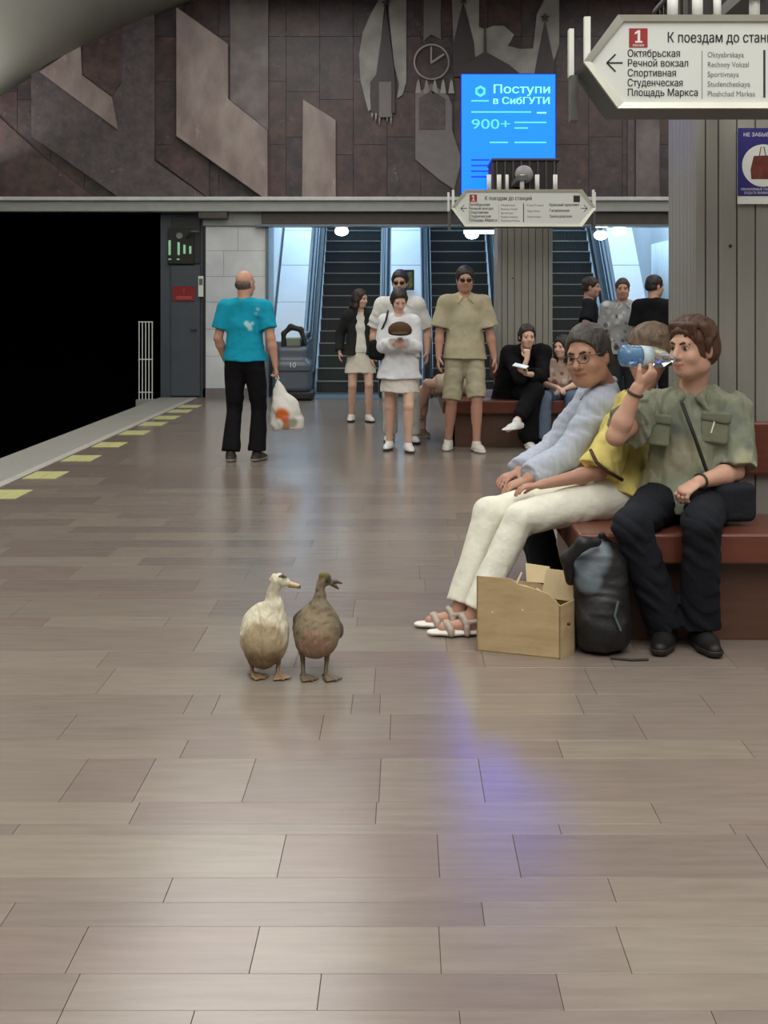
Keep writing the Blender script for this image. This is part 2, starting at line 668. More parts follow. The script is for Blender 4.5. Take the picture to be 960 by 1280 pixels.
# behind the camera
d1 = floor_d(1340)
while d1 > -3.9:
    d0 = d1 - 0.4
    x = -3.18
    while x < EDGE_R - 0.63:
        x2 = min(x + random.uniform(0.6, 1.1), EDGE_R - 0.62)
        quads.append((x, x2, d0, d1, random.choice(TILE_COLS)))
        x = x2
    d1 = d0


def in_view(q):
    x0, x1, y0, y1, _ = q
    if y1 < floor_d(1280) + 0.01:
        return False
    l, r = VX + x0 * FPX / y1, VX + x1 * FPX / y1
    l = min(l, VX + x0 * FPX / max(y0, .5)); r = max(r, VX + x1 * FPX / max(y0, .5))
    return r > 2 and l < 958


seen = [q for q in quads if in_view(q)]
seen.sort(key=lambda q: -((q[1] - q[0]) * (q[3] - q[2]) / ((q[2] + q[3]) / 2) ** 3))
near_set = set(id(q) for q in seen[:290])
for q in quads:
    if id(q) in near_set:
        link('floor_slab', slab_mesh('floor_slab', [q]), M_floor, floor)
rest = link('floor_slabs_beyond', slab_mesh('floor_slabs_beyond', [q for q in quads if id(q) not in near_set]), M_floor, floor)
rest['kind'] = 'stuff'

# ---- platform edge: pale granite kerb blocks and a thin light strip
for side in (0, 1):
    for k in range(25):
        y0 = -3.9 + k * 0.98
        y1 = min(y0 + 0.98, END_D - 0.02)
        a, b = (EDGE_L, -3.29) if side == 0 else (EDGE_R - 0.5, EDGE_R)
        if side == 1 and k > 0:
            continue
        if side == 1:
            y0, y1 = -3.9, END_D
        MB().box(a, b, y0 + 0.003, y1 - 0.003, -0.2, 0.002).build('edge_block', M_edge, floor, bevel=0.004)
MB().box(-3.288, -3.2, -3.9, END_D - 0.02, -0.1, 0.0015).build('edge_line', mat('edge_line', srgb(178, 176, 168), rough=0.5), floor)
MB().box(EDGE_R - 0.62, EDGE_R - 0.5, -3.9, END_D, -0.1, 0.0015).build('edge_line', MATS['edge_line'], floor)
for k, yy in enumerate((618, 594, 573, 556, 541, 530, 522, 514, 508)):
    d = floor_d(yy)
    w = 0.23
    for j in range(2):
        MB().box(-3.17 + 0.142 * j, -3.17 + 0.142 * j + 0.136, d - w, d + w, -0.01, 0.004).build('tactile_tile', M_yellow, floor, bevel=0.002)

# ---- track trench and side walls
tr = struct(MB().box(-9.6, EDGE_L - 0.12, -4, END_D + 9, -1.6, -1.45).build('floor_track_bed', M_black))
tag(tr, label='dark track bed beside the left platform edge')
struct(MB().box(EDGE_L - 0.0, EDGE_L + 0.1, -4, END_D, -1.5, -0.2).build('wall_platform_edge', M_dark))
struct(MB().box(-9.8, -9.6, -4, END_D + 9, -1.6, 3.4).build('wall_left', M_dark))
struct(MB().box(EDGE_R + 5.7, EDGE_R + 5.9, -4, END_D, -1.6, 3.4).build('wall_right', M_dark))
struct(MB().box(EDGE_R + 0.1, EDGE_R + 5.8, -4, END_D, -1.6, -1.45).build('floor_right_track_bed', M_black))

# ---- vault
vz, vR = -6.7, 13.6
vb = MB()
pro = []
for i in range(41):
    x = -9.7 - CX + (2 * (9.7 + CX)) * i / 40
    pro.append((CX + x, vz + math.sqrt(max(vR * vR - x * x, 0))))
pts = [(x, END_D + 0.15, z) for x, z in pro] + [(x, END_D + 0.15, z + 0.3) for x, z in reversed(pro)]
k = len(pro)
for i in range(k - 1):
    (x0, z0), (x1, z1) = pro[i], pro[i + 1]
    vb.add([(x0, -4, z0), (x1, -4, z1), (x1, END_D + .15, z1), (x0, END_D + .15, z0), (x0, -4, z0 + .3), (x1, -4, z1 + .3), (x1, END_D + .15, z1 + .3), (x0, END_D + .15, z0 + .3)],
           [(0, 1, 2, 3), (7, 6, 5, 4), (0, 4, 5, 1), (3, 2, 6, 7)])
vault = struct(vb.build('ceiling', M_vault, smooth=True, weld=True))
tag(vault, label='grey plastered barrel vault over the platform')

# ---- end wall above the openings: granite mural
wall = struct(MB().box(-9.7, 12.2, END_D + 0.03, END_D + 0.35, 2.87, 7.4).build('wall_end', M_joint))
tag(wall, label='dark red granite end wall with a relief mural')
S_W = END_D / FPX


def wp(px, py, off=0.0):
    p = P(px, py, END_D)
    return Vector((p.x, END_D - off, p.z))


# background slabs of the wall, 0.52 m wide
x = -9.66
i = 0
while x < 12.1:
    x2 = x + 0.522
    z = 3.065
    j = 0
    while z < 7.0:
        z2 = z + (0.98, 0.7, 0.86)[(i + j) % 3]
        m = random.choice((M_gdark, M_gdark, M_gdark, M_gred, M_gred))
        MB().box(x + .003, x2 - .003, END_D - 0.0, END_D + .05, z + .003, z2 - .003).build('stone_panel', m, wall)
        z = z2
        j += 1
    x = x2
    i += 1


def relief(name, pxs, m, off, thick=None, bevel=0.006):
    """A slab cut to an outline, standing proud of the wall."""
    pts = [wp(x, y, off) for x, y in pxs]
    return MB().prism(pts, (0, (thick or off) + 0.01, 0)).build(name, m, wall, bevel=bevel)


def t8(pts, ox=430, oy=0, s=0.3125):
    return [(ox + x * s, oy + y * s) for x, y in pts]


relief('relief_slab', [(42, 88), (42, 172), (154, 250), (262, 250), (195, 203), (195, -20), (120, -20)], M_gslab, 0.14)
relief('relief_slab', [(53, 92), (104, 58), (106, 96), (143, 124), (150, 164)], M_glight, 0.18, 0.05)
relief('relief_slab', [(106, 58), (154, 20), (154, 106), (143, 122), (106, 95)], M_gred, 0.16, 0.03)
relief('relief_slab', [(196, 200), (223, 172), (262, 198), (262, 249)], M_gred, 0.05)
relief('relief_slab', [(223, 12), (287, 58), (287, 126), (336, 165), (336, 252), (223, 172)], M_glight, 0.2)
relief('relief_slab', [(288, -20), (336, -20), (336, 164), (288, 126)], M_gmid, 0.07)
relief('relief_slab', [(379, 125), (420, 151), (420, 250), (378, 250)], M_glight, 0.08)
relief('relief_slab', [(0, 146), (20, 165), (60, 200), (120, 249), (-60, 249), (-60, 146)], M_gred, 0.05, bevel=0)
relief('relief_slab', [(794, 60), (824, 60), (824, 250), (794, 250)], M_gmid, 0.05)
relief('relief_slab', [(784, 60), (793, 60), (793, 250), (784, 250)], M_gslab, 0.03)
relief('relief_slab', [(864, 60), (874, 60), (874, 250), (864, 250)], M_gpale, 0.05)
# pale flames / clouds and spires of the mural
relief('mural_flame', t8([(175, -40), (140, 0), (105, 60), (75, 130), (60, 220), (65, 320), (85, 400), (98, 448), (110, 440), (105, 380), (130, 300), (150, 160), (160, 50)]), M_gpale, 0.04)
relief('mural_flame', t8([(176, -40), (250, -40), (250, 330), (235, 380), (212, 396), (220, 340), (200, 260), (180, 60)]), M_gpale, 0.042)
relief('mural_flame', t8([(430, -40), (540, -40), (540, 110), (562, 118), (600, 104), (640, 105), (680, 140), (655, 185), (700, 197), (755, 195), (770, 60), (800, 0), (860, -40), (860, 180), (840, 240), (835, 310), (520, 310), (520, 180), (480, 20), (438, 180)]), M_gpale, 0.04)
relief('mural_tower', t8([(167, 22), (130, 300), (105, 330), (108, 455), (205, 455), (205, 330), (200, 270)]), M_gspire, 0.06)
relief('mural_tower', t8([(140, 330), (190, 330), (190, 472), (140, 472)]), M_ggrey, 0.075, 0.03)
for q in range(6):
    relief('mural_icicle', t8([(108 + q * 15, 455), (118 + q * 15, 455), (113 + q * 15, 478 + 14 * (q % 3))]), M_gpale, 0.06, bevel=0)
relief('mural_tower', t8([(476, 10), (435, 180), (440, 310), (532, 310), (517, 170)]), M_gspire, 0.06)
relief('mural_tower', t8([(803, 85), (770, 250), (758, 312), (838, 312), (838, 250)]), M_gspire, 0.06)
relief('mural_dome', t8([(472, 300), (478, 262), (520, 235), (558, 212), (560, 118), (566, 118), (570, 212), (612, 236), (660, 262), (705, 300)]), M_gspire, 0.07)
relief('mural_tower', t8([(318, -40), (388, -40), (388, 160), (350, 140), (318, 165)]), M_ggrey, 0.03)
relief('mural_gate', t8([(285, 380), (350, 335), (418, 385), (432, 420), (432, 520), (470, 640), (440, 760), (380, 720), (285, 640)]), M_ggrey, 0.04)
relief('mural_gate', t8([(300, 395), (350, 362), (405, 398), (405, 520), (300, 520)]), M_gslab, 0.05, 0.02)
for q in range(5):
    relief('mural_finial', t8([(285 + q * 33, 375), (292 + q * 33, 330), (297 + q * 33, 318), (302 + q * 33, 330), (309 + q * 33, 375)]), M_gpale, 0.05, 0.02, bevel=0)
for cx, cy in ((168, 14), (478, 2), (803, 74)):
    st = []
    for q in range(10):
        r = 19 if q % 2 == 0 else 8
        a = math.pi / 2 + q * math.pi / 5
        st.append((cx + r * math.cos(a), cy - r * math.sin(a)))
    relief('mural_star', t8(st), M_gspire, 0.07, 0.03, bevel=0)
ck = MB()
c0 = wp(430 + 350 * .3125, 250 * .3125, 0.06)
N = 40
for q in range(N):
    a0, a1 = 2 * math.pi * q / N, 2 * math.pi * (q + 1) / N
    ro, ri = 0.28, 0.255
    ck.prism([c0 + Vector((ro * math.cos(a0), 0, ro * math.sin(a0))), c0 + Vector((ro * math.cos(a1), 0, ro * math.sin(a1))),
              c0 + Vector((ri * math.cos(a1), 0, ri * math.sin(a1))), c0 + Vector((ri * math.cos(a0), 0, ri * math.sin(a0)))], (0, 0.06, 0))
ck.build('mural_clock_ring', M_gpale, wall)
relief('mural_clock_hand', t8([(345, 190), (352, 190), (352, 246), (398, 216), (402, 222), (350, 258), (345, 256)]), M_gpale, 0.06, 0.03, bevel=0)

# ---- ledge and header over the openings
lz0, lz1 = 2.87, 3.065
trim = struct(MB().box(-9.7, 12.2, END_D - 0.22, END_D + 0.3, lz0, lz1).build('trim_1', M_ledge, bevel=0.012))
MB().box(-9.7, 12.2, END_D - 0.28, END_D - 0.19, lz1 - 0.03, lz1 + 0.03).build('ledge_lip', mat('ledge_lip', srgb(206, 208, 206), rough=0.4), trim, bevel=0.01)
hd = struct(MB().box(-2.2, 4.6, END_D - 0.12, END_D + 0.5, 2.68, lz0).build('trim_2', M_header, bevel=0.01))
MB().box(-2.3, 4.7, END_D - 0.14, END_D + 0.2, 2.645, 2.68).build('header_lip', M_steel, hd)
struct(MB().box(-3.12, -2.2, END_D - 0.05, END_D + 0.3, 2.66, lz0).build('trim_3', M_ledge, bevel=0.01))
MB().box(-3.16, -2.72, END_D - 0.2, END_D, 2.77, 2.87).build('wall_bracket', M_header, trim)

# ---- marble pier between tunnel mouth and escalators
pier = struct(MB().box(-3.12, -2.14, END_D + 0.02, END_D + 0.8, 0, 2.66).build('wall_pier', M_joint))
z = 0.14
hs = (0.5, 0.42, 0.42, 0.4, 0.4, 0.38)
for r, hgt in enumerate(hs):
    cuts = (-3.12, -2.14) if r == 0 else ((-3.12, -2.58, -2.14) if r % 2 else (-3.12, -2.8, -2.14))
    for a, b in zip(cuts[:-1], cuts[1:]):
        MB().box(a + .002, b - .002, END_D, END_D + .04, z + .002, z + hgt - .002).build('marble_tile', M_marble, pier, bevel=0.002)
    z += hgt
MB().box(-3.12, -2.14, END_D - 0.02, END_D + .05, 0, 0.14).build('plinth', M_ggrey, pier)
MB().box(-2.15, -2.10, END_D - 0.03, END_D + .8, 0, 2.68).build('corner_strip', M_steel, pier)

# ---- tunnel mouth on the left: dark recess, grey service door beside it
tun = MB()
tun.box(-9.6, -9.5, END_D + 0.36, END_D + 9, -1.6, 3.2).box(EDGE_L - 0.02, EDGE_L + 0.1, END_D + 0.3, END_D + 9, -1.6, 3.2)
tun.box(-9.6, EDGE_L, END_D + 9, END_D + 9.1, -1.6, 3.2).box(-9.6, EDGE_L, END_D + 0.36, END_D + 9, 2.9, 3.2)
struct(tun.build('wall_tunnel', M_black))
M_door = mat('service_door_grey', srgb(70, 78, 86), rough=0.5, var=0.1, scale=4)
door = struct(MB().box(-3.79, -3.12, END_D + 0.05, END_D + 0.12, 0, 2.87).build('door_1', M_door))
MB().box(-3.62, -3.17, END_D + 0.01, END_D + 0.06, 0.02, 2.05).build('door_leaf', M_door, door, bevel=0.006)
MB().box(-3.62, -3.17, END_D + 0.02, END_D + 0.06, 2.08, 2.8).build('door_panel', mat('door_panel_dark', srgb(44, 46, 46), rough=0.5), door, bevel=0.006)
MB().box(-3.12, -3.08, END_D - 0.02, END_D + 0.1, 0, 2.87).build('door_jamb', M_dark, door)
MB().tube([(-3.23, END_D + 0.01, 1.05), (-3.23, END_D - 0.04, 1.05), (-3.31, END_D - 0.04, 1.05)], 0.012).build('door_handle', M_dark, door)

# ---- escalator hall beyond the opening
HB = END_D + 6.2
hall = MB()
hall.box(-2.24, -2.14, END_D + 0.8, HB + 3, 0, 7)
struct(hall.build('wall_hall_left', M_hall))
wr_ = struct(MB().box(4.6, 4.7, END_D + 0.8, HB + 3, 0, 7).build('wall_hall_right', M_hall))
for q in range(16):
    MB().tube([(4.6, END_D + 1.4 + q * 0.16, 0.05), (4.6, END_D + 1.4 + q * 0.16, 2.55)], 0.05, seg=8).build('ribbed_panel', M_hall, wr_, smooth=True)
struct(MB().box(-2.7, 4.85, HB + 2.9, HB + 3, 0, 7).build('wall_hall_back', M_hall))
struct(MB().box(4.55, 4.75, END_D, END_D + 0.8, 0, 2.7).build('wall_hall_jamb', M_hall))
struct(MB().box(4.55, 12.2, END_D + 0.02, END_D + 0.35, -1.6, 2.9).build('wall_end_right', M_ggrey))
struct(MB().box(-2.7, 4.85, END_D + 0.3, HB + 3, 5.2, 5.3).build('ceiling_hall', M_hall))
struct(MB().box(-2.7, 4.85, END_D + 0.15, HB + 3, -0.05, -0.002).build('floor_hall', M_ggrey))
# ================================================================== ESCALATORS
RISE, RUN, NST = 0.2, 0.21, 15
ESC = [(-1.47, -0.37, 'dark escalator at the left, nearest the marble pier'),
       (0.43, 1.53, 'dark escalator in the middle, behind the man in beige'),
       (2.30, 3.40, 'dark escalator at the right, behind the three standing men')]
E0 = END_D + 0.55
for x0, x1, lab in ESC:
    e = thing('escalator', ((x0 + x1) / 2, E0, 0), lab, 'escalator', 'escalators at the end of the platform')
    hw = (x1 - x0) / 2
    me = None
    MB().box(-hw, hw, -0.9, 0.0, 0, 0.012).build('comb_plate', M_steel, e)
    MB().box(-hw, hw, 0.0, 0.42, 0, 0.02).build('landing_step', M_step, e)
    for i in range(NST):
        y, z = 0.42 + i * RUN, i * RISE
        if me is None:
            b = MB()
            b.box(-hw + .05, hw - .05, 0, 0.05, 0.0, RISE - 0.02)
            b.box(-hw + .05, hw - .05, -0.012, RUN, RISE - 0.03, RISE)
            for q in range(16):
                xq = -hw + .08 + q * (2 * hw - .16) / 15
                b.box(xq - .012, xq + .012, -0.012, 0.0, 0.01, RISE - 0.03)
            s = b.build('step', M_step, e, (0, y, z))
            me = s.data
            n = MB().box(-hw + .05, hw - .05, -0.016, 0.012, RISE - 0.014, RISE + 0.003).build('nosing', M_stepedge, s)
            nm = n.data
        else:
            s = link('step', me, None, e, (0, y, z))
            link('nosing', nm, None, s)
    top = (0.42 + NST * RUN, NST * RISE)
    for sgn in (-1, 1):
        xs = sgn * hw
        MB().prism([(xs - .02, 0, 0), (xs - .02, top[0], top[1]), (xs - .02, top[0], top[1] + .35), (xs - .02, 0.2, .4), (xs - .02, -0.7, .32), (xs - .02, -0.7, 0)], (0.05, 0, 0)).build('skirt', M_skirt, e)
        bx = xs + sgn * 0.07
        MB().prism([(bx - .05, -0.75, 0), (bx - .05, 0.1, 0), (bx - .05, top[0], top[1]), (bx - .05, top[0], top[1] + .86), (bx - .05, 0.3, .9), (bx - .05, -0.6, .88), (bx - .05, -0.8, .7), (bx - .05, -0.85, .4)], (0.10, 0, 0)).build('balustrade', M_steel, e, bevel=0.01)
        r = [(bx, -0.55, 0.25), (bx, -0.85, .35), (bx, -0.95, .62), (bx, -0.82, .88), (bx, -0.6, .96), (bx, 0.3, .98), (bx, top[0], top[1] + .96)]
        MB().tube(r, 0.042, seg=10).build('handrail', M_rail, e, smooth=True)
# white sloping decks between and beside the flights
decks = [(-2.09, -1.62, 'white sloping panel between the left escalator and the hall wall', 0.05), (-0.22, 0.28, 'white sloping panel between the left and middle escalators', 0.05),
         (1.68, 2.15, 'white sloping panel between the middle and right escalators', 0.05), (3.55, 4.0, 'white sloping panel right of the right escalator', 0.05)]
for a, b, lab, _ in decks:
    L_ = 3.3
    y0 = 0.1
    dk = thing('escalator_deck', ((a + b) / 2, E0 + y0, 0), lab, 'panel', 'white panels beside the escalators')
    hw = (b - a) / 2
    for q in range(5):
        ya, yb = q * L_ / 5, (q + 1) * L_ / 5 - 0.012
        za, zb = 0.86 + ya * RISE / RUN, 0.86 + yb * RISE / RUN
        MB().add([(-hw, ya, za - .12), (hw, ya, za - .12), (hw, yb, zb - .12), (-hw, yb, zb - .12), (-hw, ya, za), (hw, ya, za), (hw, yb, zb), (-hw, yb, zb)],
                 [(0, 3, 2, 1), (4, 5, 6, 7), (0, 1, 5, 4), (1, 2, 6, 5), (2, 3, 7, 6), (3, 0, 4, 7)]).build('deck_panel', M_deck, dk)
    MB().box(-hw, hw, -0.25, 0.0, 0, 0.86).build('deck_front', M_steel, dk, bevel=0.01)
# hall lamps
for px, py, d, lab in ((427, 289, 21.4, 'bright round lamp above the left escalator'), (590, 293, 21.3, 'bright round lamp above the middle escalator'),
                       (751, 294, 20.9, 'bright oval lamp above the right escalator, left of the pair'), (774, 288, 21.2, 'bright oval lamp above the right escalator, right of the pair')):
    p = P(px, py, d)
    lm = thing('ceiling_lamp', p, lab, 'lamp', 'round lamps above the escalators')
    s = Soft()
    s.ell((0, 0, 0), (0.11, 0.11, 0.075), k=0)
    s.mesh('globe', M_lampglow, lm, h=0.012)
    MB().tube([(0, 0, 0.06), (0, 0, 0.12)], 0.05).build('cap', M_steel, lm)
    MB().tube([(0, 0, 0.12), (0, 0, 5.2 - p.z)], 0.012).build('rod', M_steel, lm)
p = P(602, 290, 20.9)
lm = thing('tube_lamp', p, 'short bluish tube lamp under the header by the middle escalator', 'lamp')
MB().tube([(-0.28, 0, 0), (0.28, 0, 0)], 0.03, seg=10).build('tube', mat('tube_glow', (1, 1, 1), emit=(0.45, 0.85, 1), estr=6), lm, smooth=True)
MB().box(-0.3, 0.3, -0.03, 0.03, 0.03, 0.06).build('fitting', M_steel, lm)
p = P(508, 350, 21.97)
pf = thing('framed_notice', p, 'small dark framed notice on the panel between escalators', 'notice')
MB().box(-0.13, 0.13, 0, 0.03, -0.17, 0.17).build('frame', M_skirt, pf)
MB().box(-0.1, 0.1, -0.006, 0.0, -0.14, 0.14).build('sheet', mat('notice_sheet', srgb(150, 160, 90), rough=0.5, dark=srgb(40, 60, 70), scale=30), pf)

# grey machine with a black base beside the left escalator
b0 = Vector(((367 - VX) * 20.0 / FPX, 20.0, 0))
mc = thing('floor_machine', b0, 'grey rounded machine with black base by the left escalator', 'machine')
s = Soft()
s.box((0, 0.1, 0.36), (0.27, 0.3, 0.25), k=0.03, round=0.1).box((-0.02, 0.13, 0.66), (0.22, 0.25, 0.14), k=0.05, round=0.06)
s.mesh('housing', mat('machine_grey', srgb(92, 100, 112), rough=0.35, var=0.05), mc, h=0.012)
MB().box(-0.27, 0.3, -0.22, 0.42, 0.01, 0.13).build('base', M_dark, mc, bevel=0.03)
MB().box(-0.26, 0.26, -0.212, -0.195, 0.44, 0.452).build('seam', M_dark, mc)
s = Soft()
s.chain([(-0.16, 0.1, 0.78), (-0.16, 0.1, 1.0), (-0.05, 0.12, 1.1), (0.1, 0.12, 1.06), (0.17, 0.1, 0.85)], [0.04, 0.035, 0.045, 0.04, 0.035], k=0.03)
s.mesh('hose', M_dark, mc, h=0.012)
MB().box(-0.12, 0.1, 0.05, 0.2, 0.8, 0.94).build('tank', mat('machine_tank', srgb(120, 130, 110), rough=0.4), mc, bevel=0.02)
text('10', 0.11, (0.0, -0.216, 0.5), M_white, mc, 'number', 'CENTER')
# clear housing / newel beside it
# ---- things at the tunnel mouth
p = Vector((-3.86, END_D - 0.3, 0))
fe = thing('barrier_fence', (-3.92, END_D - 0.42, -0.0), 'narrow white barred barrier beside the tunnel mouth', 'fence')
for q in range(5):
    x = -0.11 + q * 0.05
    MB().tube([(x, 0, 0 if q > 1 else 0.0), (x, 0, 1.18)], 0.0085, seg=6).build('bar', M_white, fe)
for z in (0.1, 0.6, 1.17):
    MB().box(-0.12, 0.10, -0.008, 0.008, z, z + 0.016).build('rail', M_white, fe)
MB().box(-0.14, 0.2, -0.1, 0.1, -0.25, 0.0).build('foot', M_edge, fe)
p = P(230, 367, END_D + 0.0)
rs = thing('warning_sign', (p.x, END_D - 0.005, p.z), 'dark red warning plate on the grey service door', 'sign')
MB().box(-0.17, 0.17, 0, 0.012, -0.115, 0.115).build('plate', mat('warning_red', srgb(138, 26, 30), rough=0.5), rs)
text('!', 0.09, (0, -0.001, 0.01), mat('warning_ink', srgb(214, 110, 100), rough=0.5), rs, 'mark', 'CENTER')
MB().box(-0.12, 0.12, -0.002, 0, -0.055, -0.045).box(-0.12, 0.12, -0.002, 0, -0.08, -0.07).build('print_line', MATS['warning_ink'], rs)
p = P(251, 358, END_D - 0.03)
nt_ = thing('paper_notice', p, 'small white notice on the door jamb beside the marble pier', 'notice')
MB().box(-0.04, 0.04, 0, 0.01, -0.16, 0.16).build('sheet', M_white, nt_)
MB().box(-0.03, 0.03, -0.002, 0, 0.02, 0.12).build('print', M_inkgrey, nt_)
p = P(226, 306, END_D - 0.02)
eg = thing('signal_box', p, 'small dark signal box with pale green lights above the service door', 'signal')
MB().box(-0.2, 0.2, 0, 0.07, -0.3, 0.26).build('housing', M_dark, eg, bevel=0.01)
M_green = mat('signal_green', srgb(150, 190, 160), emit=srgb(140, 200, 165), estr=0.35)
for x, z0, z1 in ((-0.19, -0.16, 0.07), (-0.05, -0.16, 0.04), (0.04, -0.14, 0.0), (0.13, -0.14, -0.02)):
    MB().box(x, x + 0.035, -0.015, 0, z0, z1).build('light_bar', M_green, eg, bevel=0.004)
for x in (-0.17, -0.04):
    MB().box(x - .02, x + .02, -0.012, 0, -0.235, -0.215).build('light_dash', M_green, eg)
MB().lathe([(0.05, 0), (0.05, 0.02)], 16, (-0.02, -0.0, 0.14), Matrix.Rotation(math.pi / 2, 3, 'X')).build('dial', mat('dial', srgb(120, 128, 122)), eg)
MB().tube([(0.1, -0.02, 0.12), (0.18, -0.12, 0.2), (0.3, -0.1, 0.2)], 0.02).build('arm', M_header, eg)

# ================================================================== PILLARS, BENCHES, SIGNS
PIL_H = 2.95


def pillar(cx, d0, hw, label):
    """Square pillar clad in vertical boards; d0 front face distance."""
    dep = 2 * hw
    t = thing('pillar', (cx, d0 + hw, 0), label, 'pillar', 'grey panelled pillars')
    MB().box(-hw + .012, hw - .012, -hw + .012, hw - .012, 0, 2.62).build('core', M_groove, t)
    n = 6
    widths = [0.045, 0.06] + [(2 * hw - 0.21) / (n - 1)] * (n - 1) + [0.06, 0.045]
    for side in range(4):
        R = Matrix.Rotation(side * math.pi / 2, 3, 'Z')
        x = -hw
        for w in widths:
            a, b = x + 0.003, x + w - 0.003
            b_ = MB().box(a, b, -hw, -hw + .02, 0.02, 2.6)
            b_.v = [tuple(R @ Vector(v)) for v in b_.v]
            b_.build('board', M_board, t, bevel=0.0025)
            x += w
    # vent crown with upright bars
    MB().box(-hw - .04, hw + .04, -hw - .04, hw + .04, 2.6, PIL_H).build('crown_core', M_dark, t)
    for side in range(4):
        R = Matrix.Rotation(side * math.pi / 2, 3, 'Z')
        for q in range(8):
            xq = -hw + .03 + q * (2 * hw - .06) / 7
            b_ = MB().box(xq * 1.16 - .008, xq * 1.16 + .008, -hw - .06, -hw - .035, 2.6, PIL_H)
            b_.v = [tuple(R @ Vector(v)) for v in b_.v]
            b_.build('vent_bar', M_header, t)
    MB().box(-hw - .07, hw + .07, -hw - .07, hw + .07, PIL_H, PIL_H + .03).build('crown_cap', M_header, t, bevel=0.01)
    # small rail lugs
    MB().tube([(-hw + .16, -hw - .005, 1.72), (-hw + .16, -hw + .02, 1.72)], 0.008).build('screw', M_dark, t)
    return t


def bench(x0, x1, y0, y1, px0, px1, py0, py1, label):
    """Ring bench round a pillar: seat boards on four sides, base panels, back panels on the pillar."""
    cx, cy = (x0 + x1) / 2, (y0 + y1) / 2
    t = thing('ring_bench', (cx, cy, 0), label, 'bench', 'brown wooden benches round the pillars')
    z0, z1 = 0.345, 0.475

    def part(name, a, b, c, d, e, f, m, bevel=0.012):
        MB().box(a - cx, b - cx, c - cy, d - cy, e, f).build(name, m, t, bevel=bevel)
    g = 0.004
    part('seat', x0, x1, y0, py0 - .01, z0, z1, M_wood)
    part('seat', x0, x1, py1 + .01, y1, z0, z1, M_wood)
    part('seat', x0, px0 - .01, py0 - .01 + g, py1 + .01 - g, z0, z1, M_wood)
    part('seat', px1 + .01, x1, py0 - .01 + g, py1 + .01 - g, z0, z1, M_wood)
    r = 0.1
    part('base_panel', x0 + r, x1 - r, y0 + r, y0 + r + .03, 0, z0, M_wooddark, 0.004)
    part('base_panel', x0 + r, x1 - r, y1 - r - .03, y1 - r, 0, z0, M_wooddark, 0.004)
    part('base_panel', x0 + r, x0 + r + .03, y0 + r, y1 - r, 0, z0, M_wooddark, 0.004)
    part('base_panel', x1 - r - .03, x1 - r, y0 + r, y1 - r, 0, z0, M_wooddark, 0.004)
    b0, b1 = 0.66, 0.905
    w = 0.05
    part('back_panel', px0 + .02, px1 - .02, py0 - w, py0 - .005, b0, b1, M_wood)
    part('back_panel', px0 + .02, px1 - .02, py1 + .005, py1 + w, b0, b1, M_wood)
    part('back_panel', px0 - w, px0 - .005, py0 + .02, py1 - .02, b0, b1, M_wood)
    part('back_panel', px1 + .005, px1 + w, py0 + .02, py1 - .02, b0, b1, M_wood)
    return t


N_HW = 0.32
N_CX, N_D = 1.36 + N_HW, 6.15
F_HW = 0.29
F_CX, F_D = 0.985 + F_HW, 13.9
pillar(N_CX, N_D, N_HW, 'grey panelled pillar behind the drinking man, with a bag poster')
pillar(F_CX, F_D, F_HW, 'grey panelled pillar behind the seated woman in black, below the blue screen')
bench(0.74, 2.62, 5.6, 7.34, N_CX - N_HW, N_CX + N_HW, N_D, N_D + 2 * N_HW, 'brown wooden ring bench the drinking man sits on')
bench(0.39, 2.16, 13.3, 15.1, F_CX - F_HW, F_CX + F_HW, F_D, F_D + 2 * F_HW, 'dark wooden ring bench the woman in black sits on')


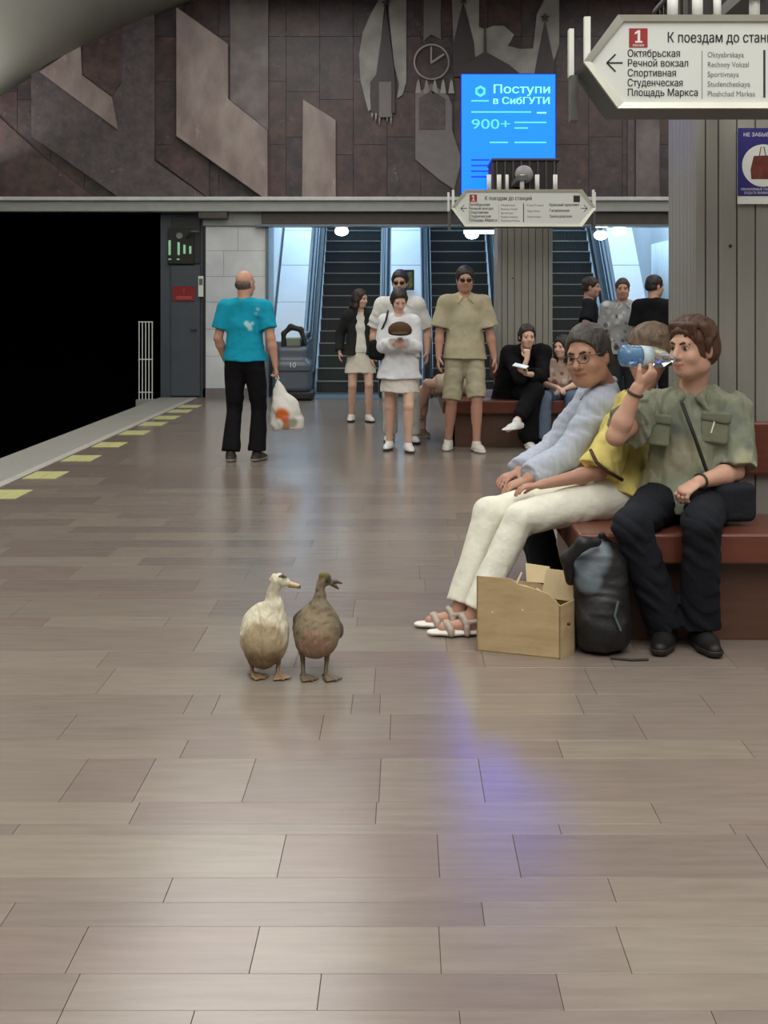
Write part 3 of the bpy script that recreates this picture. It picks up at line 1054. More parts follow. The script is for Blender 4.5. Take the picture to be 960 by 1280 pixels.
def sign(cx, d, cz, label, pillar_d):
    """Double arrow-ended direction sign: face, frame, deep body, lettering. Units: half width 0.71, half height 0.183."""
    t = thing('direction_sign', (cx, d, cz), label, 'sign', 'direction signs with arrow ends')
    hw, hh, tip = 0.712, 0.183, 0.135
    out = [(-hw, 0, 0), (-hw + tip, 0, -hh), (hw - tip, 0, -hh), (hw, 0, 0), (hw - tip, 0, hh), (-hw + tip, 0, hh)]
    MB().prism([(x, 0.012, z) for x, y, z in out], (0, 0.30, 0)).build('body', M_signbody, t)
    k = 0.965
    ins = [(x * (hw - .03) / hw, 0, z * (hh - .024) / hh) for x, y, z in out]
    MB().prism([(x, 0.004, z) for x, y, z in ins], (0, 0.01, 0)).build('face', M_signface, t)
    fr = MB()
    for i in range(6):
        j = (i + 1) % 6
        a, b, c, e = out[i], out[j], ins[j], ins[i]
        fr.prism([(a[0], -0.012, a[2]), (b[0], -0.012, b[2]), (c[0], -0.006, c[2]), (e[0], -0.006, e[2])], (0, 0.03, 0))
    fr.build('frame', M_signframe, t)
    # end plates and hangers
    for sg in (-1, 1):
        MB().box(sg * (hw - .02) - .012, sg * (hw - .02) + .012, 0.02, 0.05, 0.0, hh + .0).build('end_plate', M_white, t)
        MB().box(sg * (hw + .02) - .01, sg * (hw + .02) + .01, 0.2, 0.25, -0.02, hh - .01).build('end_plate', M_white, t)
        MB().box(sg * (hw + .01) - .014, sg * (hw + .01) + .014, 0.18, 0.27, -hh - .02, -0.02).build('end_bracket', M_signbody, t)
    for x in (-0.33, -0.23, -0.15, 0.0, 0.15, 0.33):
        MB().tube([(x, 0.15, hh - .02), (x, 0.15, hh + 0.16)], 0.022 if x != -0.15 else 0.016, seg=12).build('hanger_tube', M_white, t, smooth=True)
    MB().box(-0.05, 0.05, 0.1, pillar_d - d + .05, hh + .1, hh + .15).build('hanger_beam', M_signbody, t)
    u = 226 / 0.712      # photo pixels per metre of the near sign

    def sx(px): return (px - 955.6) / u
    def sz(py): return -(py - 78.0) / u
    y = 0.0025
    MB().box(sx(787), sx(810), y - .001, 0.004, sz(59.5), sz(36)).build('line_badge', M_redlogo, t)
    k1 = 1 / u
    MB().prism([(sx(798.5) + a * k1, y - .0015, sz(47) + c * k1) for a, c in ((-4, -7), (5, -7), (5, -4.8), (2.2, -4.8), (2.2, 8.5), (-0.8, 8.5), (-4.5, 5.6), (-4.5, 3.2), (-1, 5.2), (-1, -4.8), (-4, -4.8))], (0, .001, 0)).build('line_number', M_white, t)
    text('линия', 0.016, (sx(798.5), y - .0015, sz(58.7)), M_white, t, 'badge_lettering', 'CENTER')
    text('К поездам до станций', 0.056, (sx(834), y, sz(53.5)), M_ink, t, 'heading', bold=0.0008, fit=146 / u)
    for q, (w, fw_) in enumerate((('Октябрьская', 65), ('Речной вокзал', 75), ('Спортивная', 60), ('Студенческая', 68.5), ('Площадь Маркса', 87))):
        text(w, 0.0405, (sx(784.5), y, sz(71.5 + q * 12.2)), M_ink, t, 'station_name', bold=0.0006, fit=fw_ / u)
    for q, (w, fw_) in enumerate((('Oktyabrskaya', 45), ('Rechnoy Vokzal', 51), ('Sportivnaya', 39), ('Studencheskaya', 53), ('Ploshchad Marksa', 59))):
        text(w, 0.03, (sx(884.5), y, sz(72 + q * 12.2)), M_inkgrey, t, 'station_name_latin', fit=fw_ / u)
    MB().box(sx(878) - .001, sx(878) + .001, y, .004, sz(124), sz(64)).build('divider', M_inkgrey, t)
    MB().box(sx(955.6) - .004, sx(955.6) + .004, y, .004, sz(122), sz(63)).build('divider', M_ink, t)
    for q, w in enumerate(('Krasny Prospekt', 'Gagarinskaya', 'Zaeltsovskaya')):
        text(w, 0.029, (sx(966), y, sz(72 + q * 18)), M_inkgrey, t, 'station_name_latin', sx=0.85)
    for q, w in enumerate(('Красный проспект', 'Гагаринская', 'Заельцовская')):
        text(w, 0.039, (sx(1036), y, sz(72 + q * 18)), M_ink, t, 'station_name', bold=0.0006, sx=0.84)
    MB().box(sx(1112), sx(1132), y - .001, .004, sz(59.5), sz(39)).build('line_badge', M_ink, t)

    def arrow(cx_, s):
        a = MB()
        w = 0.006
        a.box(sx(cx_) - .03, sx(cx_) + .03, y, .004, -w / 2 + sz(79), w / 2 + sz(79))
        tipx = sx(cx_) - s * .032
        for sg in (-1, 1):
            p0 = Vector((tipx, y, sz(79)))
            p1 = Vector((tipx + s * .034, y, sz(79) + sg * .034))
            dv = (p1 - p0).normalized()
            n = Vector((-dv.z, 0, dv.x)) * w / 2
            a.prism([p0 - n, p0 + n, p1 + n, p1 - n], (0, .002, 0))
        a.build('arrow', M_ink, t)
    arrow(769.5, 1)
    arrow(1145, -1)
    return t


sign(1.415, 5.18, 2.40, 'large white arrow-ended direction sign at the top right', N_D)
sign(1.177, 13.0, 2.395, 'distant white arrow-ended direction sign below the blue screen', F_D)

# round grey loudspeaker dome on the far pillar's crown
p = P(655, 218, F_D - 0.19)
dm = thing('dome_camera', p, 'round grey dome in front of the blue screen', 'dome')
s = Soft()
s.ell((0, 0, 0), 0.095, k=0)
s.mesh('dome', mat('dome_grey', srgb(150, 148, 144), rough=0.5, var=0.05), dm, h=0.012)
MB().tube([(0, 0.05, 0), (0, 0.22, 0)], 0.03).build('stalk', M_header, dm)

# ---- blue information screen above the far pillar
SD = 14.75
u = SD / FPX
p0 = P(577, 93, SD)
p1 = P(694, 242, SD)
scw, sch = p1.x - p0.x, p0.z - p1.z
sc_ = thing('information_screen', ((p0.x + p1.x) / 2, SD, p1.z), 'glowing blue advertising screen above the far pillar', 'screen')
hw = scw / 2
MB().box(-hw - .012, hw + .012, 0.004, 0.1, -0.012, sch + .012).build('housing', M_dark, sc_, bevel=0.006)
M_blue = mat('screen_blue', (0.0, 0.05, 0.5), rough=0.4, var=0.0, emit=(0.0, 0.045, 1.0), estr=6.0)
M_cyan = mat('screen_cyan', (0.1, 0.5, 0.9), rough=0.4, var=0.0, emit=(0.01, 0.095, 1.0), estr=6.0)
M_cyan2 = mat('screen_pale', (0.3, 0.6, 0.9), rough=0.4, var=0.0, emit=(0.035, 0.15, 1.0), estr=6.0)
M_nav = mat('screen_navy', (0.0, 0.02, 0.2), rough=0.4, var=0.0, emit=(0.0, 0.05, 0.5), estr=1.0)
MB().box(-hw, hw, 0, 0.006, 0, sch).build('display', M_blue, sc_)


def qx(px): return (px - 635.5) * u
def qz(py): return (242 - py) * u


MB().tube([(0, 0.06, -0.9), (0, 0.06, 0.1)], 0.04).build('mast', M_header, sc_)
for q in range(12):
    pass
rg = MB()
for q in range(6):
    a0, a1 = math.pi / 3 * q + .5, math.pi / 3 * (q + 1) + .5
    c = Vector((qx(600.5), -0.002, qz(114)))
    ro, ri = 0.066, 0.034
    rg.prism([c + Vector((ro * math.cos(a0), 0, ro * math.sin(a0))), c + Vector((ro * math.cos(a1), 0, ro * math.sin(a1))),
              c + Vector((ri * math.cos(a1), 0, ri * math.sin(a1))), c + Vector((ri * math.cos(a0), 0, ri * math.sin(a0)))], (0, .002, 0))
rg.build('logo_ring', M_cyan, sc_)
text('Поступи', 0.134, (qx(615.5), -.002, qz(116.5)), M_cyan2, sc_, 'lettering', bold=0.003, fit=70 * u)
text('в СибГУТИ', 0.108, (qx(615.5), -.002, qz(130)), M_cyan2, sc_, 'lettering', bold=0.003, fit=70 * u)
text('900+', 0.158, (qx(588.5), -.002, qz(161)), M_cyan, sc_, 'lettering', bold=0.002, fit=48 * u)
for x0, x1, y_, m in ((589, 611, 126, M_cyan), (589, 664, 140, M_cyan), (671, 683, 141, M_cyan2), (643, 683, 153, M_cyan), (643, 660, 160, M_cyan),
                      (612, 635, 178, M_cyan), (643, 683, 178, M_cyan), (589, 612, 200, M_nav), (589, 612, 207, M_nav), (589, 612, 214, M_nav), (589, 612, 221, M_nav)):
    MB().box(qx(x0), qx(x1), -.002, 0, qz(y_) - .009, qz(y_) + .009).build('text_line', m, sc_)

# ---- blue bag poster on the near pillar
p = P(954, 207, N_D - 0.012)
po = thing('bag_poster', p, 'blue poster with a brown bag in a white circle, on the near pillar', 'poster')
v = (N_D - .012) / FPX
MB().box(-32 * v, 32 * v, 0, 0.008, -48 * v, 47 * v).build('sheet', M_white, po)
MB().box(-32 * v, 32 * v, -.001, 0, -38 * v, 47 * v).build('blue_field', mat('poster_blue', srgb(48, 44, 112), rough=0.4, var=0.04), po)
MB().lathe([(26.5 * v, 0), (26.5 * v, .001)], 40, (0, -.001, 0), Matrix.Rotation(math.pi / 2, 3, 'X')).build('white_disc', M_signface, po)
M_brown = mat('bag_print', srgb(112, 52, 40), rough=0.5, dark=srgb(88, 40, 32), scale=60)
MB().prism([(-15 * v, -.0025, -17 * v), (15 * v, -.0025, -17 * v), (16 * v, -.0025, -4 * v), (13 * v, -.0025, 13 * v), (-12 * v, -.0025, 12 * v), (-16 * v, -.0025, -5 * v)], (0, .001, 0)).build('printed_bag', M_brown, po)
MB().tube([(-5 * v, -.0025, 12 * v), (-3 * v, -.0025, 23 * v), (1 * v, -.0025, 23 * v), (3 * v, -.0025, 12 * v)], 0.6 * v, seg=6).build('printed_handle', M_brown, po)
text('НЕ ЗАБЫВАЙТЕ', 0.024, (0, -.002, 36.5 * v), M_white, po, 'lettering', 'CENTER')
text('УВАЖАЕМЫЕ ПАССАЖИРЫ', 0.0155, (0, -.002, -31 * v), M_white, po, 'lettering', 'CENTER')
text('БУДЬТЕ ВНИМАТЕЛЬНЫ', 0.0145, (0, -.002, -35.5 * v), M_white, po, 'lettering', 'CENTER')
# ================================================================== PEOPLE
M_skin = mat('skin', attr='Col', rough=0.5, var=0.06, scale=30, spec=0.35)
M_hair = mat('hair', attr='Col', rough=0.5, var=0.35, scale=50, stretch=(1, 1, 0.25), bump=0.8, bscale=70)
M_cloth = mat('cloth', attr='Col', rough=0.85, var=0.09, scale=18, bump=0.6, bscale=22, spec=0.15)
M_shoe = mat('shoe', attr='Col', rough=0.5, var=0.06, scale=40, spec=0.3)
M_eye = mat('eye', attr='Col', rough=0.15, var=0.0)


def cap_cone(S, a, b, ra, rb, k=0.02, col=None, flat=None):
    """Round cone with a flat end at b (sleeve or trouser hem)."""
    a, b = _v(a), _v(b)
    ba = b - a
    L = float(np.linalg.norm(ba))
    u_ = ba / L
    rm = max(ra, rb)
    fl = None
    if flat is not None:
        n = _v(flat[0]); n = n / np.linalg.norm(n)
        fl = (n, flat[1])

    def f(p):
        v = p - a
        tr = v @ u_
        t = np.clip(tr / L, 0, 1)
        w = v - (t * L)[..., None] * u_
        if fl is not None:
            w = w + ((w @ fl[0]) * (1 / fl[1] - 1))[..., None] * fl[0]
        d = np.sqrt((w * w).sum(-1)) - (ra + (rb - ra) * t)
        return np.maximum(d, tr - L)
    S.ops.append(('add', f, np.minimum(a, b) - rm, np.maximum(a, b) + rm, k, col or S.col))


def ik(a, c, l1, l2, pole):
    a, c, pole = Vector(a), Vector(c), Vector(pole)
    d = c - a
    L = min(d.length, (l1 + l2) * 0.999)
    u_ = d.normalized()
    x = (l1 * l1 - l2 * l2 + L * L) / (2 * L)
    hgt = math.sqrt(max(l1 * l1 - x * x, 0))
    p = pole - u_ * pole.dot(u_)
    return a + u_ * x + p.normalized() * hgt


def lerp(a, b, t):
    return Vector(a) * (1 - t) + Vector(b) * t


class Human:
    def __init__(self, label, base, skin, s=1.0, hs=None, fem=False, h=0.0085, name='person', group=None, fr=1.0):
        self.base = Vector(base)
        self.s = s
        self.hs = hs or s
        self.skin = skin
        self.fem = fem
        self.h = h
        self.fr = fr            # finger thickness
        self.J = {}
        self.root = thing(name, self.base, label, 'person', group)

    # ---------------- poses
    def stand(self, height, face, feet=((0.09, 0.0), (-0.09, 0.0)), lean=0.0, arms=None, shift=0.0):
        """face: degrees, 0 looks at the camera, 90 to the right of the picture, 180 away. feet: (left, forward) for left and right."""
        a = math.radians(face)
        fw = Vector((math.sin(a), -math.cos(a), 0))
        lf = Vector((0, 0, 1)).cross(fw)
        k = height / 1.78
        self.s = k
        self.hs = self.hs if self.hs != 1.0 else k
        J = self.J
        b = self.base
        up = Vector((0, 0, 1))
        J['fw'], J['lf'] = fw, lf
        sw = 0.180 if not self.fem else 0.155
        J['pelvis'] = b + up * 0.95 * k + lf * shift
        J['chest'] = b + up * 1.255 * k + fw * lean * 0.5
        J['neck'] = b + up * 1.475 * k + fw * (lean - 0.015)
        J['head'] = b + up * 1.652 * k + fw * (lean + 0.02)
        for sd, sg, ft in (('L', 1, feet[0]), ('R', -1, feet[1])):
            J['sh' + sd] = b + up * 1.432 * k + lf * sg * sw * k + fw * lean
            J['hip' + sd] = J['pelvis'] + lf * sg * 0.09 * k - up * 0.03 * k
            J['an' + sd] = b + lf * ft[0] * k + fw * ft[1] + up * (0.08 * k + (ft[2] if len(ft) > 2 else 0))
            J['kn' + sd] = ik(J['hip' + sd], J['an' + sd], 0.435 * k, 0.425 * k, fw + lf * sg * 0.1)
            J['td' + sd] = (fw + lf * sg * 0.2).normalized()
            t = (arms or {}).get(sd)
            if t is None:
                J['wr' + sd] = J['sh' + sd] + (-up * 0.53 + lf * sg * 0.075 + fw * 0.04) * k
                pole = -fw
            else:
                J['wr' + sd] = J['sh' + sd] + (lf * sg * t[0] + fw * t[1] + up * t[2]) * k
                pole = -fw * 0.6 + lf * sg * 0.5 - up * 0.5
            J['el' + sd] = ik(J['sh' + sd], J['wr' + sd], 0.29 * k, 0.255 * k, pole)
            hd = (J['wr' + sd] - J['el' + sd]).normalized()
            J['hd' + sd] = hd
            n = -lf * sg
            J['pn' + sd] = (n - hd * n.dot(hd)).normalized()
            J['cl' + sd] = 0.35
        J['hf'], J['hu'] = fw.copy(), up.copy()
        return self

    def look(self, yaw, pitch=0.0, roll=0.0):
        """Head turned yaw degrees (same sense as face) and pitched down."""
        a, p = math.radians(yaw), math.radians(pitch)
        f = Vector((math.sin(a) * math.cos(p), -math.cos(a) * math.cos(p), -math.sin(p)))
        sd = Vector((0, 0, 1)).cross(f).normalized()
        u_ = f.cross(sd).normalized()
        r = math.radians(roll)
        u_ = (u_ * math.cos(r) + sd * math.sin(r)).normalized()
        self.J['hf'], self.J['hu'] = f, u_
        return self

    # ---------------- body
    def torso(self, S, g=0.0, col=None, wide=1.0, belly=0.0, k=0.05, parts='all'):
        J, s, fw = self.J, self.s, self.J['fw']
        ch, pv = J['chest'], J['pelvis']
        ax = (Vector(ch) - Vector(pv)).normalized()
        fwp = (fw - ax * fw.dot(ax)).normalized()
        w = lerp(pv, ch, 0.45)
        hipr, war, chr_ = (0.162, 0.138, 0.155) if not self.fem else (0.162, 0.116, 0.130)
        hipr, war, chr_ = hipr * s * wide + g, war * s * wide + g, chr_ * s * wide + g
        S.cone(pv + ax * 0.05 * s, w, hipr, war, k=k, col=col, flat=(fwp, 0.70))
        S.cone(w, ch - ax * 0.01, war, chr_, k=k, col=col, flat=(fwp, 0.68))
        if belly:
            S.ell(lerp(pv, ch, 0.3) + fwp * 0.06 * s, (0.13 * s + g, 0.13 * s + g, 0.16 * s + g), k=0.06, col=col)
        if self.fem and getattr(self, 'bust', True):
            sd = fwp.cross(ax)
            for sg in (-1, 1):
                S.ell(ch + sd * sg * 0.062 * s + fwp * 0.062 * s - ax * 0.02, 0.05 * s + g, k=0.05, col=col)
        nb = Vector(J['neck'])
        m = 1.0 if not self.fem else 0.85
        for sd_ in 'LR':
            S.cone(lerp(nb, J['sh' + sd_], 0.15) - ax * 0.005 * s, J['sh' + sd_], 0.055 * s * m + g, 0.05 * s * m + g, k=0.04, col=col)
        lo_ = -ax * 0.05 * s
        S.cone(lerp(J['shL'], J['shR'], 0.12) + lo_, lerp(J['shR'], J['shL'], 0.12) + lo_, 0.058 * s * m + g, k=0.05, col=col)

    def body(self, hands=True, face=True, beard=None, brow=(0.02, 0.014, 0.01), lips=None, eyes_open=True, feet=False, bald=False, legs=True):
        J, s, sk = self.J, self.s, self.skin
        S = Soft(sk)
        self.torso(S, -0.004)
        # neck and head
        hf, hu = J['hf'], J['hu']
        hr = hf.cross(hu).normalized()
        hs = self.hs
        R = np.array([list(hr), list(hf), list(hu)], dtype=np.float32).T
        c = Vector(J['head'])

        def H(x, y, z):
            return c + (hr * x + hf * y + hu * z) * hs
        self.H, self.R = H, R
        nr = 0.056 if not self.fem else 0.047
        S.cone(Vector(J['neck']), H(0, -0.025, -0.05), nr * s * 1.06, nr * hs, k=0.04)
        S.ell(H(0, -0.012, 0.035), _v((0.076, 0.097, 0.088)) * hs, R, k=0.02)
        jw = getattr(self, 'jaw', 0.94 if self.fem else 1.06)
        S.ell(H(0, 0.022, -0.03), _v((0.064 * jw, 0.074, 0.082)) * hs, R, k=0.03)
        S.ell(H(0, 0.052, -0.088), _v((0.036 * jw * jw, 0.036, 0.03)) * hs, R, k=0.03)
        if not self.fem:
            for sg in (-1, 1):
                S.ell(H(sg * 0.045 * jw, 0.005, -0.068), _v((0.02, 0.034, 0.026)) * hs, R, k=0.03)
        S.cone(H(-0.034, 0.076, 0.026), H(0.034, 0.076, 0.026), 0.014 * hs, k=0.02)
        S.cone(H(0, 0.089, 0.016), H(0, 0.113, -0.026), 0.0085 * hs, 0.0125 * hs, k=0.012)
        for sg in (-1, 1):
            S.ell(H(sg * 0.012, 0.097, -0.03), 0.009 * hs, k=0.008)
            S.ell(H(sg * 0.042, 0.06, -0.03), _v((0.022, 0.024, 0.022)) * hs, R, k=0.02)
            S.ell(H(sg * 0.031, 0.102, 0.006), _v((0.017, 0.016, 0.0075)) * hs, R, k=0.010, op='sub')
            S.ell(H(sg * 0.077, -0.008, -0.006), _v((0.009, 0.02, 0.032)) * hs, R, k=0.008)
        S.ell(H(0, 0.088, -0.056), _v((0.026, 0.013, 0.007)) * hs, R, k=0.008)
        S.ell(H(0, 0.086, -0.069), _v((0.022, 0.013, 0.008)) * hs, R, k=0.008)
        lc = lips or tuple(x * y for x, y in zip(sk, (0.72, 0.5, 0.5)))
        for q in range(-3, 4):
            S.paint(H(0.007 * q, 0.102 - 0.0012 * q * q, -0.0625 + 0.0006 * q * q), 0.0062 * hs, lc, 0.5)
        for sg in (-1, 1):
            near = self.h < 0.007
            if near:
                eb = Soft(brow)
                eb.chain([H(sg * 0.013, 0.0925, 0.024), H(sg * 0.03, 0.091, 0.029), H(sg * 0.05, 0.077, 0.024)], [0.0042 * hs, 0.0048 * hs, 0.0025 * hs], k=0.004)
                eb.mesh('eyebrow', M_hair, self.root, h=0.0024, base=self.base)
            for q in range(0 if near else 5):
                S.paint(H(sg * (0.016 + 0.008 * q), 0.092 - 0.004 * q, 0.026 + 0.0035 * math.sin(q * 0.8)), 0.0048 * hs, brow, 0.5)
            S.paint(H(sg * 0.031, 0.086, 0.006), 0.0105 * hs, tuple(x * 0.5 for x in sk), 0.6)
        if beard:
            for q in range(-4, 5):
                S.paint(H(0.016 * q, 0.075 - 0.0035 * q * q, -0.085 + 0.0014 * q * q), 0.028 * hs, beard, 0.5)
            S.paint(H(0, 0.1, -0.046), 0.012 * hs, beard, 0.5)
            S.paint(H(0, 0.1, -0.062), 0.008 * hs, lc, 0.4)
        # arms and hands
        m = 1.0 if not self.fem else 0.82
        for sd, sg in (('L', 1), ('R', -1)):
            sh, el, wr = Vector(J['sh' + sd]), Vector(J['el' + sd]), Vector(J['wr' + sd])
            S.cone(sh, el, 0.052 * s * m, 0.041 * s * m, k=0.025)
            S.cone(el, lerp(el, wr, 0.3), 0.040 * s * m, 0.043 * s * m, k=0.02)
            S.cone(lerp(el, wr, 0.3), wr, 0.043 * s * m, 0.027 * s * m, k=0.02)
            if hands:
                self.hand(S, wr, J['hd' + sd], J['pn' + sd], sg, J['cl' + sd], J.get('th' + sd))
        # legs
        if legs:
            for sd, sg in (('L', 1), ('R', -1)):
                hp, kn, an = Vector(J['hip' + sd]), Vector(J['kn' + sd]), Vector(J['an' + sd])
                S.cone(hp, kn, 0.083 * s, 0.054 * s, k=0.03)
                back = -(J['td' + sd])
                ax = (an - kn).normalized()
                back = (back - ax * back.dot(ax)).normalized()
                S.cone(kn, an, 0.052 * s, 0.036 * s, k=0.02)
                S.cone(lerp(kn, an, 0.2) + back * 0.014 * s, lerp(kn, an, 0.5) + back * 0.012 * s, 0.05 * s, 0.042 * s, k=0.03)
                td = J['td' + sd]
                S.cone(an - Vector((0, 0, 0.03 * s)), an + td * 0.13 * s - Vector((0, 0, 0.05 * s)), 0.034 * s, 0.026 * s, k=0.02)
        self.S_body = S
        o = S.mesh('body', M_skin, self.root, h=self.h, base=self.base)
        if eyes_open:
            for sg in (-1, 1):
                E = Soft((0.42, 0.39, 0.36))
                ec = H(sg * 0.031, 0.0755, 0.005)
                E.ell(ec, 0.0125 * hs, k=0)
                E.paint(ec + hf * 0.0125 * hs, 0.0075 * hs, (0.04, 0.025, 0.018), 0.2)
                E.mesh('eye', M_eye, self.root, h=0.0022 * max(1, self.h / 0.006), base=self.base)
        return o

    def hand(self, S, w, d, n, sg, curl, thumb=None):
        s = self.s * (0.9 if self.fem else 1.0)
        d = Vector(d).normalized()
        n = Vector(n)
        n = (n - d * n.dot(d)).normalized()
        t = Vector(thumb).normalized() if thumb is not None else d.cross(n) * (-sg)
        t = (t - d * t.dot(d) - n * t.dot(n)).normalized()
        fr = self.fr
        S.cone(w, w + d * 0.07 * s, 0.029 * s, 0.037 * s, k=0.012, flat=(n, 0.45))
        for off, ln in ((0.029, 0.070), (0.010, 0.078), (-0.009, 0.072), (-0.028, 0.056)):
            p = w + d * 0.078 * s + t * off * s
            a = 0.0
            rr = 0.0088 * s * fr
            for q, (f, ca) in enumerate(((0.45, 0.55), (0.32, 0.9), (0.23, 0.6))):
                a += curl * ca * 1.3
                dr = (d * math.cos(a) + n * math.sin(a) + t * off * 2.0).normalized()
                p2 = p + dr * ln * f * s
                S.cone(p, p2, rr, rr * 0.92, k=0.0035)
                p = p2
                rr *= 0.93
        p = w + d * 0.022 * s + t * 0.026 * s + n * 0.006 * s
        d1 = (d * 0.62 + t * 0.6 + n * 0.4).normalized()
        d2 = (d * 0.85 + t * 0.1 + n * (0.3 + 0.5 * curl)).normalized()
        p2 = p + d1 * 0.042 * s
        S.cone(p, p2, 0.0145 * s, 0.0105 * s * fr, k=0.008)
        S.cone(p2, p2 + d2 * 0.034 * s, 0.0102 * s * fr, 0.0085 * s * fr, k=0.004)

    # ---------------- clothes
    def top(self, col, sleeve=0.6, hem=None, g=0.016, name='shirt', wide=1.0, belly=0.0, wr=(0.004, 26, 3), open_neck=0.05, flare=0.02, collar=None, h=None, slv=0.02, extra=None, mat_=None, cols=None):
        J, s = self.J, self.s
        S = Soft(col)
        self.torso(S, g, wide=wide, belly=belly)
        pv, ch, fw = Vector(J['pelvis']), Vector(J['chest']), J['fw']
        ax = (ch - pv).normalized()
        fwp = (fw - ax * fw.dot(ax)).normalized()
        if hem is None:
            hem = pv - ax * 0.02 * s
        hem = Vector(hem)
        hr = (0.168 if not self.fem else 0.168) * s * wide + g + flare
        S.cone(lerp(pv, ch, 0.3), hem, (0.15 if not self.fem else 0.135) * s * wide + g, hr, k=0.05, flat=(fwp, 0.72))
        S.cut(hem, -ax)
        m = 1.0 if not self.fem else 0.85
        for sd, sg in (('L', 1), ('R', -1)):
            f = sleeve[0 if sd == 'L' else 1] if isinstance(sleeve, (tuple, list)) else sleeve
            sh, el, w = Vector(J['sh' + sd]), Vector(J['el' + sd]), Vector(J['wr' + sd])
            S.ell(sh, 0.054 * s * m + g * 0.8, k=0.03)
            if f <= 0:
                continue
            if f <= 1:
                cap_cone(S, sh, lerp(sh, el, f), 0.056 * s * m + g, 0.05 * s * m + g + slv, k=0.03)
            else:
                S.cone(sh, el, 0.056 * s * m + g, 0.046 * s * m + g, k=0.03)
                cap_cone(S, el, lerp(el, w, f - 1), 0.046 * s * m + g, 0.034 * s * m + g + slv * 0.3, k=0.02)
        # neck opening
        nb = Vector(J['neck'])
        nd = (Vector(J['head']) - nb).normalized()
        S.cone(nb + nd * 0.035 * s + fwp * 0.02, nb + nd * 0.12 * s + fwp * 0.03, 0.055 * s, 0.075 * s, k=0.01, op='sub')
        if open_neck:
            S.cone(nb + fwp * (0.13 * s + g) - ax * 0.02, nb + fwp * (0.14 * s + g) - ax * open_neck, 0.03 * s, 0.012, k=0.01, op='sub')
        if extra:
            extra(S)
        for c_ in (cols or []):
            S.paint(*c_)
        o = S.mesh(name, mat_ or M_cloth, self.root, h=h or self.h * 1.1, base=self.base, wr=wr)
        if collar:
            C = Soft(collar)
            sd = fwp.cross(ax)
            for sg in (-1, 1):
                a0 = nb - fwp * 0.055 * s + nd * 0.04 * s
                a1 = nb + sd * sg * 0.066 * s + nd * 0.035 * s
                a2 = nb + sd * sg * 0.04 * s + fwp * 0.075 * s + nd * 0.0 * s
                a3 = a2 + sd * sg * 0.04 * s + fwp * 0.045 * s - nd * 0.05 * s
                C.chain([a0, a1, a2], [0.019 * s, 0.02 * s, 0.018 * s], k=0.012)
                C.cone(a2, a3, 0.018 * s, 0.006, k=0.012)
            C.mesh('collar', mat_ or M_cloth, o, h=self.h, base=self.base)
        self.shirt = o
        return o

    def legs(self, col, length=1.95, g=0.016, name='trousers', wr=(0.004, 22, 5), waist=0.05, h=None, knee=0.0, hemr=0.012, wide=1.0):
        J, s, fw = self.J, self.s, self.J['fw']
        S = Soft(col)
        pv, ch = Vector(J['pelvis']), Vector(J['chest'])
        ax = (ch - pv).normalized()
        fwp = (fw - ax * fw.dot(ax)).normalized()
        S.cone(pv + ax * 0.045 * s, pv + ax * (waist + 0.05) * s, 0.162 * s * wide + g * 0.7, 0.15 * s * wide + g * 0.5, k=0.05, flat=(fwp, 0.72))
        S.cut(pv + ax * waist * 2.2 * s, ax)
        for sd, sg in (('L', 1), ('R', -1)):
            hp, kn, an = Vector(J['hip' + sd]), Vector(J['kn' + sd]), Vector(J['an' + sd])
            if length <= 1:
                cap_cone(S, hp, lerp(hp, kn, length), 0.088 * s + g, 0.068 * s + g + hemr, k=0.03)
            else:
                S.cone(hp, kn, 0.088 * s + g, 0.057 * s + g + knee, k=0.03)
                cap_cone(S, kn, lerp(kn, an, length - 1), 0.056 * s + g + knee, 0.044 * s + g + hemr, k=0.02)
        o = S.mesh(name, M_cloth, self.root, h=h or self.h * 1.1, base=self.base, wr=wr)
        return o

    def skirt(self, col, hem_z, r0=0.15, r1=0.22, name='skirt', wr=(0.01, 30, 4), flat=0.75, top=0.1):
        J, s, fw = self.J, self.s, self.J['fw']
        S = Soft(col)
        pv = Vector(J['pelvis'])
        a = pv + Vector((0, 0, top * s))
        b = Vector((pv.x, pv.y, hem_z))
        cap_cone(S, a, b, r0 * s, r1 * s, k=0.02, flat=(fw, flat))
        S.cut(a + Vector((0, 0, 0.06)), (0, 0, 1))
        return S.mesh(name, M_cloth, self.root, h=self.h, base=self.base, wr=wr)

    def shoes(self, col, sole=(0.6, 0.6, 0.58), z0=None, kind='shoe', lens=1.0):
        J, s = self.J, self.s
        for sd in ('L', 'R'):
            an, td = Vector(J['an' + sd]), J['td' + sd]
            up = J.get('fu' + sd, Vector((0, 0, 1)))
            sdv = td.cross(up).normalized()
            z = an - up * 0.078 * s
            heel, ball, toe = z - td * 0.055 * s, z + td * 0.09 * s * lens, z + td * 0.165 * s * lens
            R = None

            def shape(S, gr, hgt):
                S.chain([heel + up * 0.03 * s, ball + up * 0.03 * s, toe + up * 0.024 * s], [0.036 * s + gr, 0.045 * s + gr, 0.033 * s + gr], k=0.02, flat=(up, hgt))
            S = Soft(col)
            shape(S, 0, 0.9)
            S.cone(z + up * 0.05 * s, z + td * 0.07 * s + up * 0.042 * s, 0.04 * s, 0.03 * s, k=0.03)
            if kind == 'shoe':
                S.cone(z + up * 0.05 * s, an + up * 0.0, 0.042 * s, 0.044 * s, k=0.02)
            S.cut(z + up * 0.016 * s, -up)
            o = S.mesh(kind, M_shoe, self.root, h=0.006, base=self.base)
            S2 = Soft(sole)
            shape(S2, 0.005, 0.9)
            S2.cut(z + up * 0.026 * s, up)
            S2.cut(z + up * 0.001, -up)
            S2.mesh('sole', M_shoe, o, h=0.006, base=self.base)

